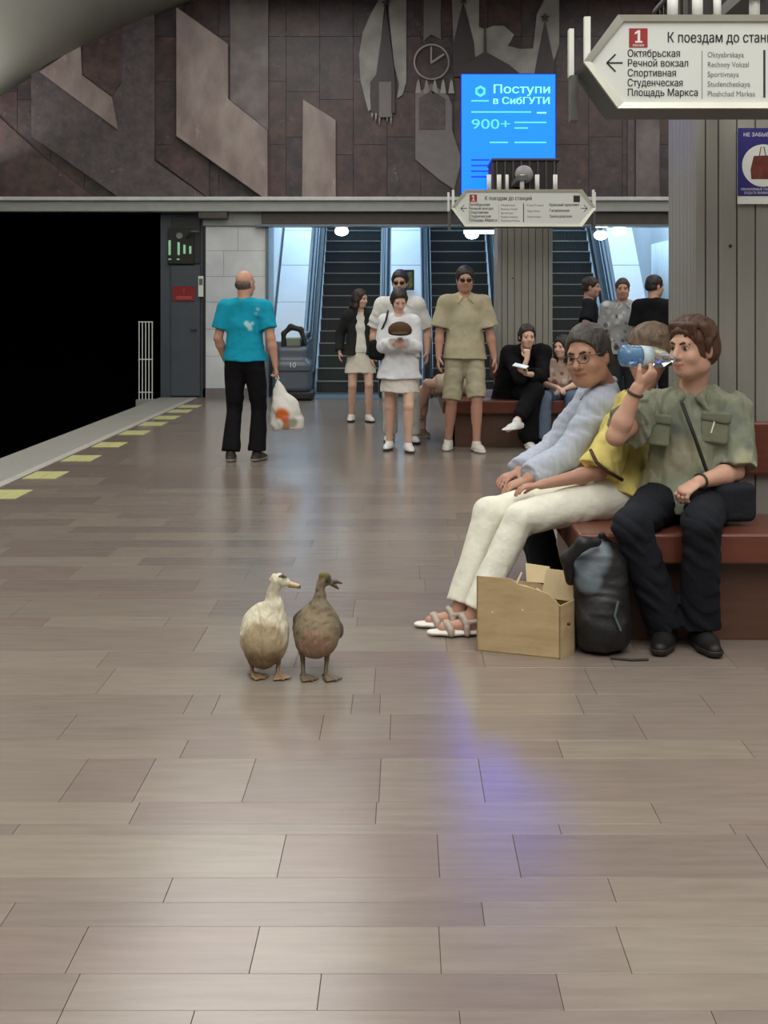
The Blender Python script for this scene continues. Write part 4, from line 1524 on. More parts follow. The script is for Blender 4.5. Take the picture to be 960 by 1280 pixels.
    # ---------------- hair
    def hair(self, col, style='short', vol=1.0, name='hair', line=0.075, back=-0.035, h=None):
        H, R, hs = self.H, self.R, self.hs
        J = self.J
        S = Soft(col)
        hf, hu = J['hf'], J['hu']
        hr = hf.cross(hu).normalized()
        g = 0.010 * vol
        S.ell(H(0, -0.014, 0.037), _v((0.078 + g, 0.099 + g, 0.089 + g * 1.3)) * hs, R, k=0.01)
        if style in ('long', 'tied', 'bob'):
            S.ell(H(0, -0.03, -0.01), _v((0.08 + g, 0.085 + g, 0.1)) * hs, R, k=0.03)
        if style in ('short', 'tied'):
            S.ell(H(0, -0.035, -0.01), _v((0.074 + g, 0.076 + g, 0.07)) * hs, R, k=0.02)
            S.cut(H(0, -0.1, back - 0.02), -hu + hf * 0.28)
            S.ell(H(0, 0.132, line - 0.112), _v((0.145, 0.1, 0.12)) * hs, R, k=0.008, op='sub')
            for sg in (-1, 1):
                S.ell(H(sg * 0.092, -0.004, -0.014), _v((0.03, 0.021, 0.034)) * hs, R, k=0.006, op='sub')
        else:
            S.ell(H(0, 0.115, -0.025), _v((0.066, 0.075, 0.098)) * hs, R, k=0.012, op='sub')
        if style == 'tied':
            S.ell(H(0, -0.11, 0.02), _v((0.04, 0.04, 0.04)) * hs, R, k=0.03)
        if style == 'long':
            for sg in (-1, 1):
                S.chain([H(sg * 0.065, -0.01, 0.02), H(sg * 0.078, -0.005, -0.1), H(sg * 0.07, 0.0, -0.2)], [0.03 * hs, 0.034 * hs, 0.022 * hs], k=0.03)
            S.chain([H(0, -0.07, 0.0), H(0, -0.085, -0.12), H(0, -0.08, -0.24)], [0.06 * hs, 0.065 * hs, 0.04 * hs], k=0.04)
            S.ell(H(0, 0.115, -0.03), _v((0.058, 0.075, 0.11)) * hs, R, k=0.01, op='sub')
        return S.mesh(name, M_hair, self.root, h=h or self.h, base=self.base, wr=(0.004, 60, 8))

    def glasses(self, lens=(0.02, 0.02, 0.025), frame=(0.03, 0.025, 0.02), dark=True):
        H = self.H
        m = mat('glasses_dark' if dark else 'glasses_frame', lens if dark else frame, rough=0.15, var=0)
        b = MB()
        for sg in (-1, 1):
            if dark:
                n = self.J['hf'] * 0.006
                b.prism([H(sg * x, 0.104 - 0.012 * (x / .05), z) for x, z in ((0.008, 0.016), (0.052, 0.018), (0.056, 0.004), (0.044, -0.014), (0.02, -0.014), (0.01, -0.002))], n)
            else:
                ring = [H(sg * (0.032 + 0.023 * math.cos(t_ * math.pi / 6)), 0.107 - 0.006 * math.cos(t_ * math.pi / 6), 0.002 + 0.017 * math.sin(t_ * math.pi / 6)) for t_ in range(13)]
                b.tube(ring, 0.0016 * self.hs, seg=6, cap=False)
            b.tube([H(sg * 0.055, 0.092, 0.012), H(sg * 0.08, 0.05, 0.014), H(sg * 0.084, -0.02, 0.008)], 0.0022 * self.hs, seg=6)
        b.tube([H(-0.012, 0.112, 0.008), H(0.012, 0.112, 0.008)], 0.002 * self.hs, seg=6)
        return b.build('glasses', m, self.root, loc=-self.base)


SK = srgb(204, 160, 138)
SK_PALE = srgb(222, 182, 160)
SK_TAN = srgb(182, 138, 117)
BROWN = srgb(62, 42, 30)
DARKH = srgb(38, 31, 28)
GREYH = srgb(72, 68, 64)

# ------------------------------------------------------------------ the drinking man (front of the near bench)
A = Human('seated man in a grey-green shirt drinking from a clear bottle', (1.2, 5.75, 0), SK, s=1.0, hs=1.10, h=0.0058)
J = A.J
J.update(fw=Vector((-0.22, -1, 0)).normalized(), pelvis=P(855, 616, 5.95), chest=P(862, 548, 5.93), neck=P(864, 494, 5.93), head=P(866, 436, 5.86),
         shR=P(812, 512, 5.90), shL=P(918, 513, 5.95), elR=P(770, 545, 5.66), wrR=P(797, 484, 5.60), elL=P(918, 590, 5.86), wrL=P(872, 603, 5.66),
         hipR=P(828, 627, 5.95), hipL=P(886, 627, 5.95), knR=P(788, 657, 5.48), knL=P(876, 655, 5.46), anR=P(832, 778, 5.60), anL=P(876, 779, 5.58),
         tdR=Vector((-0.35, -1, 0)).normalized(), tdL=Vector((0.12, -1, 0)).normalized(),
         hdR=Vector((0.72, 0.05, 0.62)).normalized(), pnR=Vector((-0.35, 0.62, 0.55)), clR=0.95, thR=Vector((-0.5, -0.2, 0.7)),
         hdL=Vector((-0.75, -0.45, -0.35)).normalized(), pnL=Vector((0.0, 0.3, -1)), clL=0.85)
for q in ('anR', 'anL'):
    J[q].z = 0.082
A.look(-52, 2)
A.body(brow=BROWN)
A.hair(srgb(82, 54, 38), 'short', vol=1.3, line=0.075, back=-0.055)
# long fringe sweeping over the forehead
S = Soft(srgb(82, 54, 38))
for t_ in range(6):
    S.chain([A.H(-0.05 + 0.018 * t_, 0.0, 0.118), A.H(-0.06 + 0.021 * t_, 0.064, 0.098), A.H(-0.072 + 0.022 * t_, 0.082 - 0.006 * abs(t_ - 2.5), 0.045 + 0.005 * t_)], [0.02, 0.017, 0.006], k=0.012)
for sg in (-1, 1):
    S.chain([A.H(sg * 0.078, 0.02, 0.09), A.H(sg * 0.088, 0.012, 0.03), A.H(sg * 0.086, 0.008, -0.01)], [0.025, 0.018, 0.008], k=0.015)
S.mesh('fringe', M_hair, A.root, h=0.0058, base=A.base, wr=(0.002, 70, 2))
OL = srgb(134, 138, 120)
OLD = srgb(100, 106, 96)
PALE = srgb(166, 164, 138)


def blotch(n, c, spread, cols, rad, seed, soft=0.9):
    r = random.Random(seed)
    return [(c + Vector([r.uniform(-q, q) for q in spread]), r.uniform(*rad), r.choice(cols), soft) for _ in range(n)]


A.top(OL, sleeve=(0.92, 0.62), hem=P(850, 632, 5.93), g=0.018, wr=(0.011, 42, 3), collar=srgb(128, 130, 110), slv=0.03, flare=0.03, h=0.0064,
      cols=blotch(34, A.J['chest'], (0.26, 0.2, 0.25), [OLD, PALE, srgb(146, 142, 118), srgb(114, 122, 114)], (0.02, 0.06), 5))
A.legs(srgb(30, 32, 38), 1.97, g=0.02, wr=(0.008, 26, 6), hemr=0.016, h=0.0066)
A.shoes(srgb(30, 28, 27), srgb(44, 40, 38))
# chest pockets
ax_ = (A.J['chest'] - A.J['pelvis']).normalized()
fwp_ = A.J['fw']
sd_ = fwp_.cross(ax_).normalized()
for cx_, cy_ in ((822, 522), (895, 520)):
    c = P(cx_, cy_, 5.79 if cx_ < 850 else 5.80)
    Rm = np.array([list(sd_), list(fwp_), list(ax_)], dtype=np.float32).T
    S = Soft(srgb(126, 130, 108))
    S.box(c - ax_ * 0.06, (0.06, 0.012, 0.062), Rm, k=0.01, round=0.01)
    S.mesh('pocket', M_cloth, A.shirt, h=0.006, base=A.base, wr=(0.003, 30, 4))
    S = Soft(srgb(112, 116, 98))
    S.box(c + fwp_ * 0.006 - ax_ * 0.004, (0.064, 0.012, 0.022), Rm, k=0.01, round=0.008)
    S.mesh('pocket_flap', M_cloth, A.shirt, h=0.006, base=A.base, wr=(0.004, 30, 7))
# shirt placket and cross-body strap
pts = [P(852, 503, 5.80), P(868, 545, 5.765), P(882, 585, 5.76), P(893, 612, 5.79), P(912, 622, 5.86)]
MB().tube(pts, 0.0085, seg=8).build('bag_strap', mat('strap_black', srgb(28, 27, 26), rough=0.7), A.root, loc=-A.base, smooth=True)
MB().tube([P(893, 527, 5.765), P(889, 541, 5.76)], 0.0035, seg=6).build('pen', M_white, A.shirt, loc=-A.base)
# bracelets
for c_, d_ in ((lerp(J['wrR'], J['elR'], 0.12), J['wrR'] - J['elR']), (lerp(J['wrL'], J['elL'], 0.08), J['wrL'] - J['elL'])):
    Mx = d_.to_track_quat('Z', 'Y').to_matrix()
    ring = [c_ + Mx @ Vector((0.033 * math.cos(t_ * math.pi / 8), 0.033 * math.sin(t_ * math.pi / 8), 0)) for t_ in range(17)]
    MB().tube(ring, 0.006, seg=6, cap=False).build('bracelet', mat('bracelet', srgb(58, 52, 40), rough=0.6), A.root, loc=-A.base, smooth=True)
# shoulder bag at his hip
S = Soft(srgb(38, 40, 46))
S.box(P(915, 628, 5.80), (0.10, 0.05, 0.085), np.array(Matrix.Rotation(0.25, 3, 'Z')), k=0.02, round=0.03)
so = S.mesh('shoulder_bag', M_cloth, None, h=0.008, wr=(0.005, 22, 4))
tag(so, 'dark cloth shoulder bag at the drinking man\'s hip', 'bag')

# bottle
a_, b_ = P(776, 444, 5.60), P(842, 449, 5.675)
ax_b = (b_ - a_)
Lb = ax_b.length
bt = thing('water_bottle', a_, 'clear plastic water bottle raised to the drinking man\'s mouth', 'bottle')
bt.rotation_euler = ax_b.to_track_quat('Z', 'Y').to_euler()
M_pet = mat('clear_plastic', (0.80, 0.90, 0.97), rough=0.06, var=0.0, trans=0.88, spec=0.5)
M_petb = mat('blue_plastic', srgb(130, 180, 225), rough=0.08, var=0.0, trans=0.6, spec=0.5)
r_ = 0.047
MB().lathe([(0.03, 0.0), (r_, 0.012), (r_, 0.03), (r_ * .95, 0.04), (r_, 0.05), (r_ * .95, .062), (r_, .075), (r_, .085)], 24).build('bottom', M_petb, bt, smooth=True)
MB().lathe([(r_, .086), (r_, 0.15), (r_ * .96, 0.165), (r_ * .8, Lb * .80), (0.017, Lb * .92), (0.0145, Lb * .94), (0.0145, Lb)], 24).build('body', M_pet, bt, smooth=True)
MB().lathe([(r_ + .001, .088), (r_ + .001, 0.135)], 24).build('label', mat('bottle_label', srgb(206, 214, 214), rough=0.5, dark=srgb(170, 190, 200), scale=30), bt, smooth=True)

# ------------------------------------------------------------------ man with glasses (left side of the near bench)
B = Human('seated older man with glasses in a pale striped shirt, leaning forward', (0.95, 6.5, 0), SK_TAN, s=1.02, hs=1.2, h=0.0062)
J = B.J
J.update(fw=Vector((-1, -0.3, 0)).normalized(), pelvis=Vector((1.06, 6.6, 0.58)), chest=P(758, 538, 6.52), neck=P(757, 487, 6.49), head=P(735, 446, 6.36),
         shL=P(752, 505, 6.32), shR=Vector((0.96, 6.70, 0.99)), elL=P(706, 570, 6.28), wrL=P(660, 598, 6.13), elR=Vector((0.76, 6.66, 0.73)), wrR=Vector((0.55, 6.32, 0.645)),
         hipL=Vector((1.05, 6.48, .57)), hipR=Vector((1.05, 6.70, .57)), knL=Vector((.60, 6.36, .52)), knR=Vector((.60, 6.62, .53)),
         anL=Vector((.71, 6.32, .082)), anR=Vector((.71, 6.56, .082)), tdL=Vector((-1, -.1, 0)).normalized(), tdR=Vector((-1, 0.05, 0)).normalized(),
         hdL=Vector((-0.85, -0.05, -0.35)).normalized(), pnL=Vector((-0.2, 0.1, -1)), clL=0.35, hdR=Vector((-0.75, -0.6, -0.2)).normalized(), pnR=Vector((0, 0, -1)), clR=0.4)
B.jaw = 1.17
B.look(-34, 6, -6)
B.body(brow=srgb(52, 44, 40))
B.hair(srgb(64, 58, 54), 'short', vol=0.9, line=0.082, back=-0.045)
B.glasses(dark=False)
LB = srgb(176, 184, 200)
B.top(LB, sleeve=1.95, hem=Vector((1.05, 6.58, 0.56)), g=0.02, wr=(0.007, 34, 9), collar=srgb(188, 194, 208), belly=1.0, slv=0.03, h=0.0066, open_neck=0.06,
      mat_=mat('striped_cotton', attr='Col', rough=0.8, var=0.16, scale=60, stretch=(1, 1, 0.06), bump=0.3, bscale=20))
B.legs(srgb(36, 38, 44), 1.97, g=0.018, h=0.0075)
B.shoes(srgb(34, 31, 30), srgb(40, 38, 36))

# ------------------------------------------------------------------ woman in yellow and white trousers
Cw = Human('seated person in a yellow top and white trousers, half hidden behind the drinking man', (0.75, 6.0, 0), SK_TAN, s=0.97, hs=1.0, fem=True, h=0.0062)
J = Cw.J
J.update(fw=Vector((-1, -0.12, 0.1)).normalized(), pelvis=Vector((0.99, 6.14, 0.58)), chest=P(784, 556, 6.18), neck=P(797, 499, 6.2), head=P(812, 441, 6.2),
         shL=P(781, 528, 6.02), shR=Vector((1.03, 6.37, 0.93)), elL=P(749, 590, 5.95), wrL=P(676, 606, 5.93), elR=Vector((.87, 6.36, .69)), wrR=Vector((.64, 6.18, .645)),
         hipL=Vector((0.97, 6.04, .57)), hipR=Vector((.90, 6.21, .57)), knL=P(650, 648, 5.86), knR=P(612, 641, 5.99), anL=P(590, 770, 5.78), anR=P(573, 762, 5.92),
         tdL=Vector((-1, -.06, 0)).normalized(), tdR=Vector((-1, -.02, 0)).normalized(),
         hdL=Vector((-0.95, -0.1, -0.1)).normalized(), pnL=Vector((0, 0, -1)), clL=0.4, hdR=Vector((-0.9, -0.3, -0.1)).normalized(), pnR=Vector((0, 0, -1)), clR=0.4)
for q in ('anL', 'anR'):
    J[q].z = 0.078
Cw.look(-100, 5)
Cw.body(brow=BROWN)
Cw.hair(srgb(104, 84, 66), 'short', vol=1.6, line=0.06, back=-0.06)
YE = srgb(224, 206, 124)
Cw.top(YE, sleeve=0.98, hem=Vector((0.98, 6.13, 0.56)), g=0.024, wr=(0.009, 30, 12), slv=0.035, h=0.0066)
MB().tube([P(738, 562, 5.90), P(746, 578, 5.855), P(760, 590, 5.85), P(778, 600, 5.90)], 0.008, seg=8).build('bag_strap', mat('strap_brown', srgb(74, 44, 28), rough=0.6), Cw.root, loc=-Cw.base, smooth=True)
Cw.legs(srgb(232, 230, 214), 1.93, g=0.012, wr=(0.006, 34, 15), knee=0.004, hemr=0.008, h=0.0066)
# sandals: sole, foot straps
M_sole = mat('sandal_sole', srgb(224, 218, 210), rough=0.5)
M_sband = mat('sandal_band', srgb(176, 160, 148), rough=0.5, var=0.1, scale=40)
for sd in ('L', 'R'):
    an, td = J['an' + sd], J['td' + sd]
    z = Vector((an.x, an.y, 0))
    F_ = Soft(SK_TAN)
    S = Soft(srgb(226, 220, 212))
    S.chain([z - td * 0.07 + Vector((0, 0, .018)), z + td * 0.09 + Vector((0, 0, .016)), z + td * 0.165 + Vector((0, 0, .016))], [0.038, 0.046, 0.036], k=0.02, flat=((0, 0, 1), 0.34))
    S.cut(z + Vector((0, 0, 0.001)), (0, 0, -1))
    so_ = S.mesh('sandal', M_sole, Cw.root, h=0.005, base=Cw.base)
    S = Soft(srgb(176, 160, 148))
    sv = td.cross(Vector((0, 0, 1)))
    for f_, w_, hz in ((0.115, 0.017, 0.052), (0.045, 0.015, 0.082)):
        arc = [z + td * (f_ - 0.02 * abs(math.cos(t_ * math.pi / 8))) + sv * 0.043 * math.cos(t_ * math.pi / 8) + Vector((0, 0, 0.018 + (hz - 0.018) * math.sin(t_ * math.pi / 8))) for t_ in range(9)]
        S.chain(arc, [w_] * 9, k=0.006, flat=((td + Vector((0, 0, .2))).normalized(), 0.9))
    S.chain([z - td * 0.05 + sv * 0.03 + Vector((0, 0, .03)), z - td * 0.06 + Vector((0, 0, .07)), z - td * 0.05 - sv * 0.03 + Vector((0, 0, .03))], [0.012, 0.014, 0.012], k=0.006)
    S.chain([z + td * 0.03 + sv * 0.035 + Vector((0, 0, .06)), z - td * 0.055 + sv * 0.03 + Vector((0, 0, .075))], [0.011, 0.011], k=0.006)
    S.chain([z + td * 0.03 - sv * 0.035 + Vector((0, 0, .06)), z - td * 0.055 - sv * 0.03 + Vector((0, 0, .075))], [0.011, 0.011], k=0.006)
    S.mesh('strap', M_sband, so_, h=0.005, base=Cw.base)
# ------------------------------------------------------------------ people further along the platform
FH = 0.0085


def at(px, py):
    d = floor_d(py)
    return Vector(((px - VX) * d / FPX, d, 0))


# bald man seen from behind, carrying a plastic bag
b = at(306, 577)
E = Human('bald man in a turquoise t-shirt seen from behind, carrying a plastic bag', b, srgb(196, 148, 124), h=FH, fr=1.15)
E.stand(1.76, 172, feet=((0.135, 0.0), (-0.10, 0.06)), arms={'L': (0.03, 0.1, -0.50), 'R': (0.115, -0.02, -0.53)})
E.look(150, 4)
E.J['clR'] = 0.95
E.body(beard=None, brow=GREYH)
S = Soft(srgb(96, 84, 76))
S.ell(E.H(0, -0.022, -0.008), _v((0.081, 0.094, 0.066)) * E.hs, E.R, k=0.01)
S.ell(E.H(0, 0.09, 0.01), _v((0.1, 0.09, 0.12)) * E.hs, E.R, k=0.01, op='sub')
S.ell(E.H(0, -0.0, 0.09), _v((0.11, 0.12, 0.05)) * E.hs, E.R, k=0.01, op='sub')
S.mesh('hair', M_hair, E.root, h=FH, base=E.base)
TQ = srgb(24, 150, 178)
E.top(TQ, sleeve=0.72, g=0.017, hem=E.J['pelvis'] + Vector((0, 0, -0.01)), wr=(0.006, 20, 21), open_neck=0, flare=0.022, wide=1.02,
      cols=[(P(x, y, b.y - 0.13), 0.022, srgb(170, 214, 222), 0.6) for x, y in ((321, 386), (319, 392), (318, 398), (316, 404), (313, 411), (311, 407), (308, 404))])
E.legs(srgb(24, 23, 26), 1.96, g=0.018, wr=(0.008, 20, 22), hemr=0.018)
E.shoes(srgb(60, 54, 50), srgb(150, 146, 140))
# plastic bag
hp = E.J['wrR'] + E.J['hdR'] * 0.09
pb = thing('plastic_bag', Vector((hp.x, hp.y, 0)), 'white plastic carrier bag with orange contents, held by the bald man', 'bag')
S = Soft(srgb(214, 210, 204))
hq = Vector((hp.x, hp.y, hp.z))
S.chain([hq + Vector((0, 0, -0.02)), hq + Vector((0.025, 0, -0.15)), hq + Vector((0.07, 0, -0.31)), hq + Vector((0.09, 0, -0.42))], [0.012, 0.06, 0.13, 0.15], k=0.03, flat=((0, 1, 0), 0.62))
S.cut(hq + Vector((0.08, 0, -0.5)), (0.12, 0, -1))
for x, y, r, c in ((352, 519, 0.05, srgb(206, 104, 40)), (355, 525, 0.04, srgb(196, 92, 40)), (366, 528, 0.035, srgb(150, 150, 130)), (357, 534, 0.03, srgb(170, 120, 90)), (347, 530, 0.035, srgb(226, 222, 214))):
    S.paint(P(x, y, hp.y - 0.09), r, c, 0.7)
S.mesh('bag_body', mat('plastic_film', attr='Col', rough=0.35, var=0.05, scale=12, bump=0.5, bscale=14), pb, h=0.009, base=pb.location, wr=(0.014, 24, 31))
MB().tube([hq + Vector((-0.01, 0, -0.04)), hq + Vector((0, -0.01, 0.02)), hq + Vector((0.02, 0, -0.04))], 0.007, seg=6).build('bag_handle', M_white, pb, loc=-pb.location)

# woman in dark jacket and pale dress
b = at(450, 527)
F = Human('woman in a dark jacket over a white dress, walking beside the left escalator', b, SK_PALE, fem=True, h=FH, fr=1.15)
F.stand(1.63, 8, feet=((0.11, 0.05), (-0.11, -0.05)), arms={'L': (0.10, 0.03, -0.5), 'R': (0.12, 0.0, -0.5)})
F.look(55, 6)
F.bust = False
F.body(brow=DARKH)
F.hair(srgb(48, 33, 28), 'long', vol=1.2)
WD = srgb(226, 220, 206)
F.skirt(WD, 0.60, 0.15, 0.215, 'dress', top=0.08, wr=(0.008, 26, 41))
dk = srgb(42, 44, 44)


def open_front(S, H_=F):
    J_ = H_.J
    f = J_['fw']
    S.cone(J_['neck'] + f * 0.17 + Vector((0, 0, 0.0)), J_['pelvis'] + f * 0.2 + Vector((0, 0, -0.25)), 0.12, 0.09, k=0.01, op='sub')


F.bust = False
F.top(dk, sleeve=1.9, g=0.026, hem=F.J['pelvis'] + Vector((0, 0, -0.05)), name='jacket', wr=(0.007, 20, 42), flare=0.05, extra=open_front, wide=1.08)
F.top(srgb(228, 224, 214), sleeve=0.0, g=0.008, hem=F.J['pelvis'] + Vector((0, 0, -0.02)), name='blouse', wr=(0.003, 20, 43), flare=0.0, open_neck=0)
F.shoes(srgb(222, 220, 214), srgb(60, 58, 56))

# tall man in a white shirt behind the woman in white
b = at(500, 553)
G = Human('man in a white shirt with sunglasses and beard, behind the woman in white', b, SK, h=FH, fr=1.15)
G.stand(1.80, 0, feet=((0.14, 0.06), (-0.10, -0.12)), arms={'L': (0.1, 0.02, -0.5), 'R': (0.1, 0.0, -0.52)})
G.look(-6, 4)
G.body(brow=DARKH, beard=srgb(66, 48, 40))
G.hair(DARKH, 'short', vol=1.2)
G.glasses()
G.top(srgb(222, 222, 216), sleeve=0.9, g=0.018, wide=1.02, wr=(0.007, 20, 51), collar=srgb(226, 226, 220), hem=G.J['pelvis'] + Vector((0, 0, -0.08)), flare=0.03)
G.legs(srgb(206, 204, 196), 1.95, g=0.02)
G.shoes(srgb(214, 212, 206), srgb(40, 40, 40))
MB().tube([G.J['neck'] + Vector((-0.09, -0.12, 0.0)), G.J['chest'] + Vector((0.0, -0.155, 0.0)), G.J['pelvis'] + Vector((0.16, -0.13, 0.1))], 0.012, seg=8).build('bag_strap', MATS['strap_black'], G.root, loc=-G.base, smooth=True)

# woman in white blouse looking at what she holds
b = at(499, 564)
Hw = Human('woman in a white blouse and short skirt, looking down at a brown cap', b, SK_PALE, fem=True, h=FH, fr=1.15)
Hw.stand(1.60, 0, feet=((0.10, 0.06), (-0.11, -0.16)), lean=0.03, arms={'L': (-0.11, 0.24, -0.26), 'R': (-0.11, 0.24, -0.24)})
Hw.look(10, 28)
for sd in 'LR':
    Hw.J['clR' if sd == 'R' else 'clL'] = 0.7
Hw.body(brow=DARKH)
Hw.hair(srgb(46, 33, 28), 'tied', vol=1.2, line=0.08, back=-0.06)
Hw.skirt(srgb(222, 216, 208), 0.585, 0.155, 0.215, 'skirt', wr=(0.012, 26, 61))
Hw.top(srgb(226, 228, 232), sleeve=1.85, g=0.02, wide=1.05, wr=(0.009, 22, 62), hem=Hw.J['pelvis'] + Vector((0, 0, -0.13)), flare=0.045, slv=0.05, open_neck=0.13)
Hw.shoes(srgb(230, 228, 222), srgb(84, 80, 78))
wm = lerp(Hw.J['wrL'], Hw.J['wrR'], 0.5)
S = Soft(srgb(82, 62, 44))
cp = P(500, 413, wm.y - 0.10)
S.ell(cp, (0.115, 0.09, 0.085), k=0.01)
S.cut(cp + Vector((0, 0, -0.035)), (0, 0.2, -1))
S.ell(cp + Vector((0, -0.09, -0.03)), (0.085, 0.07, 0.012), k=0.02)
cpo = S.mesh('cap', M_cloth, None, h=0.007)
tag(cpo, 'brown rounded cap held up by the woman in white', 'cap')
S = Soft(srgb(26, 26, 28))
sp = P(471, 437, b.y - 0.02)
S.box(sp, (0.085, 0.075, 0.10), None, k=0.03, round=0.05)
hb = S.mesh('handbag', M_cloth, None, h=0.008, wr=(0.005, 20, 63))
tag(hb, 'black shoulder bag hanging at the side of the woman in white', 'bag')
MB().tube([sp + Vector((0, 0, 0.09)), Hw.J['shR'] + Vector((0.01, -0.115, 0.0)), Hw.J['shR'] + Vector((0.03, -0.02, 0.095)), Hw.J['shR'] + Vector((0.0, 0.1, 0.0)), sp + Vector((0, 0.05, 0.09))], 0.01, seg=8).build('strap', MATS['strap_black'], hb, smooth=True)

# man in beige shirt and shorts
b = at(581, 563)
I = Human('man in beige shirt and shorts with sunglasses, walking towards the camera', b, SK_TAN, h=FH, fr=1.15)
I.stand(1.82, 4, feet=((0.10, 0.12), (-0.15, -0.10)), arms={'L': (0.10, 0.06, -0.54), 'R': (0.08, 0.06, -0.53)})
I.look(2, 6)
I.body(brow=DARKH)
I.hair(DARKH, 'short', vol=1.3)
I.glasses()
BG = srgb(174, 166, 140)
I.top(BG, sleeve=0.85, g=0.02, wide=1.02, wr=(0.007, 20, 71), collar=srgb(184, 174, 140), hem=I.J['pelvis'] + Vector((0, 0, -0.06)), flare=0.025, slv=0.035,
      cols=blotch(20, I.J['chest'], (0.25, 0.15, 0.3), [srgb(186, 178, 152), srgb(162, 154, 128)], (0.03, 0.07), 9))
I.legs(srgb(168, 160, 136), 0.98, g=0.014, name='shorts', wr=(0.007, 24, 72), hemr=0.010)
I.shoes(srgb(206, 200, 190), srgb(226, 222, 214))

# seated person behind him, legs crossed
Kb = Vector((0.62, 14.2, 0))
Jp = Human('seated person with bare knees on the far bench, hidden behind the man in beige', Kb, SK_PALE, s=0.95, fem=True, h=0.0095, fr=1.2)
J = Jp.J
J.update(fw=Vector((-1, -0.05, 0)), pelvis=Vector((0.70, 14.2, 0.58)), chest=Vector((0.72, 14.2, 0.86)), neck=Vector((0.71, 14.2, 1.04)), head=Vector((0.68, 14.2, 1.21)),
         shL=Vector((.71, 14.04, 1.0)), shR=Vector((.71, 14.36, 1.0)), elL=Vector((.66, 14.0, .74)), wrL=Vector((.44, 14.06, .68)), elR=Vector((.66, 14.4, .74)), wrR=Vector((.44, 14.34, .68)),
         hipL=Vector((.69, 14.1, .57)), hipR=Vector((.69, 14.3, .57)), knL=Vector((.25, 14.05, .60)), knR=Vector((.21, 14.28, .52)), anL=Vector((.14, 14.2, .25)), anR=Vector((.2, 14.3, .078)),
         tdL=Vector((-.9, .1, -.4)).normalized(), tdR=Vector((-1, 0, 0)), hdL=Vector((-1, 0, -.1)).normalized(), pnL=Vector((0, 0, -1)), clL=.3, hdR=Vector((-1, 0, -.1)).normalized(), pnR=Vector((0, 0, -1)), clR=.3)
Jp.look(-90, 15)
Jp.body(brow=DARKH)
Jp.hair(DARKH, 'bob', vol=1.2)
Jp.top(srgb(170, 160, 150), sleeve=0.7, g=0.018, hem=Vector((0.70, 14.2, 0.55)))
Jp.legs(srgb(206, 190, 168), 0.8, g=0.018, name='shorts')
Jp.shoes(srgb(150, 130, 116), srgb(200, 196, 190))

# woman in black seated on the far bench
K = Human('woman in black seated on the far bench, hand at her chin, holding a phone', Vector((1.25, 13.45, 0)), SK_PALE, s=0.97, fem=True, h=FH, fr=1.15)
J = K.J
dK = 13.55
J.update(fw=Vector((0.12, -1, 0)).normalized(), pelvis=P(648, 494, 13.75), chest=P(652, 460, 13.5), neck=P(656, 437, 13.42), head=P(659, 421, 13.33),
         shL=P(678, 441, 13.42), shR=P(637, 443, 13.45), elL=P(676, 470, 13.25), wrL=P(656, 467, 13.08), elR=P(650, 473, 13.15), wrR=P(659, 448, 13.17),
         hipL=P(660, 494, 13.72), hipR=P(640, 494, 13.72), knL=P(664, 496, 13.22), knR=P(668, 488, 13.18), anL=P(661, 546, 13.2), anR=P(646, 527, 12.95),
         tdL=Vector((0.1, -1, 0)).normalized(), tdR=Vector((-0.75, -0.6, -0.2)).normalized(),
         hdL=Vector((-0.5, -0.6, 0.35)).normalized(), pnL=Vector((0.0, -.1, 1)), clL=.5, hdR=Vector((0, 0.1, 1)).normalized(), pnR=Vector((0, 1, 0)), clR=1.0)
J['anL'].z = 0.08
K.look(8, 6)
K.body(brow=DARKH)
K.hair(srgb(44, 30, 26), 'tied', vol=1.0, line=0.085, back=-0.05)
BK = srgb(20, 20, 22)


def cloak(S):
    S.cone(K.J['shR'], P(630, 500, 13.6), 0.08, 0.13, k=0.05)
    S.cone(K.J['shL'], P(675, 495, 13.6), 0.08, 0.1, k=0.05)


K.top(BK, sleeve=1.55, g=0.03, hem=P(648, 512, 13.75), name='cardigan', wr=(0.008, 20, 81), slv=0.04, extra=cloak, open_neck=0)
S = Soft(BK)
S.cone(K.J['hipL'], K.J['knL'], 0.12, 0.09, k=0.05).cone(K.J['hipR'], K.J['knR'], 0.12, 0.09, k=0.05)
S.cone(K.J['knL'], lerp(K.J['knL'], K.J['anL'], 0.85), 0.10, 0.11, k=0.05).cone(K.J['knR'], lerp(K.J['knR'], K.J['anR'], 0.75), 0.085, 0.07, k=0.05)
S.mesh('skirt', M_cloth, K.root, h=0.01, base=K.base, wr=(0.01, 18, 82))
K.shoes(srgb(230, 230, 226), srgb(236, 236, 232))
pp = K.J['wrL'] + K.J['hdL'] * 0.12 + Vector((0.02, 0, 0.03))
ph = thing('mobile_phone', pp, 'pale mobile phone held by the seated woman in black', 'phone')
ph.rotation_euler = (math.radians(12), math.radians(-18), math.radians(60))
MB().box(-0.038, 0.038, -0.075, 0.075, -0.005, 0.005).build('case', mat('phone_case', srgb(210, 208, 204), rough=0.4), ph, bevel=0.004)
MB().box(-0.034, 0.034, -0.07, 0.07, 0.005, 0.0065).build('phone_screen', mat('phone_glow', srgb(210, 220, 225), emit=srgb(200, 215, 225), estr=0.3), ph)

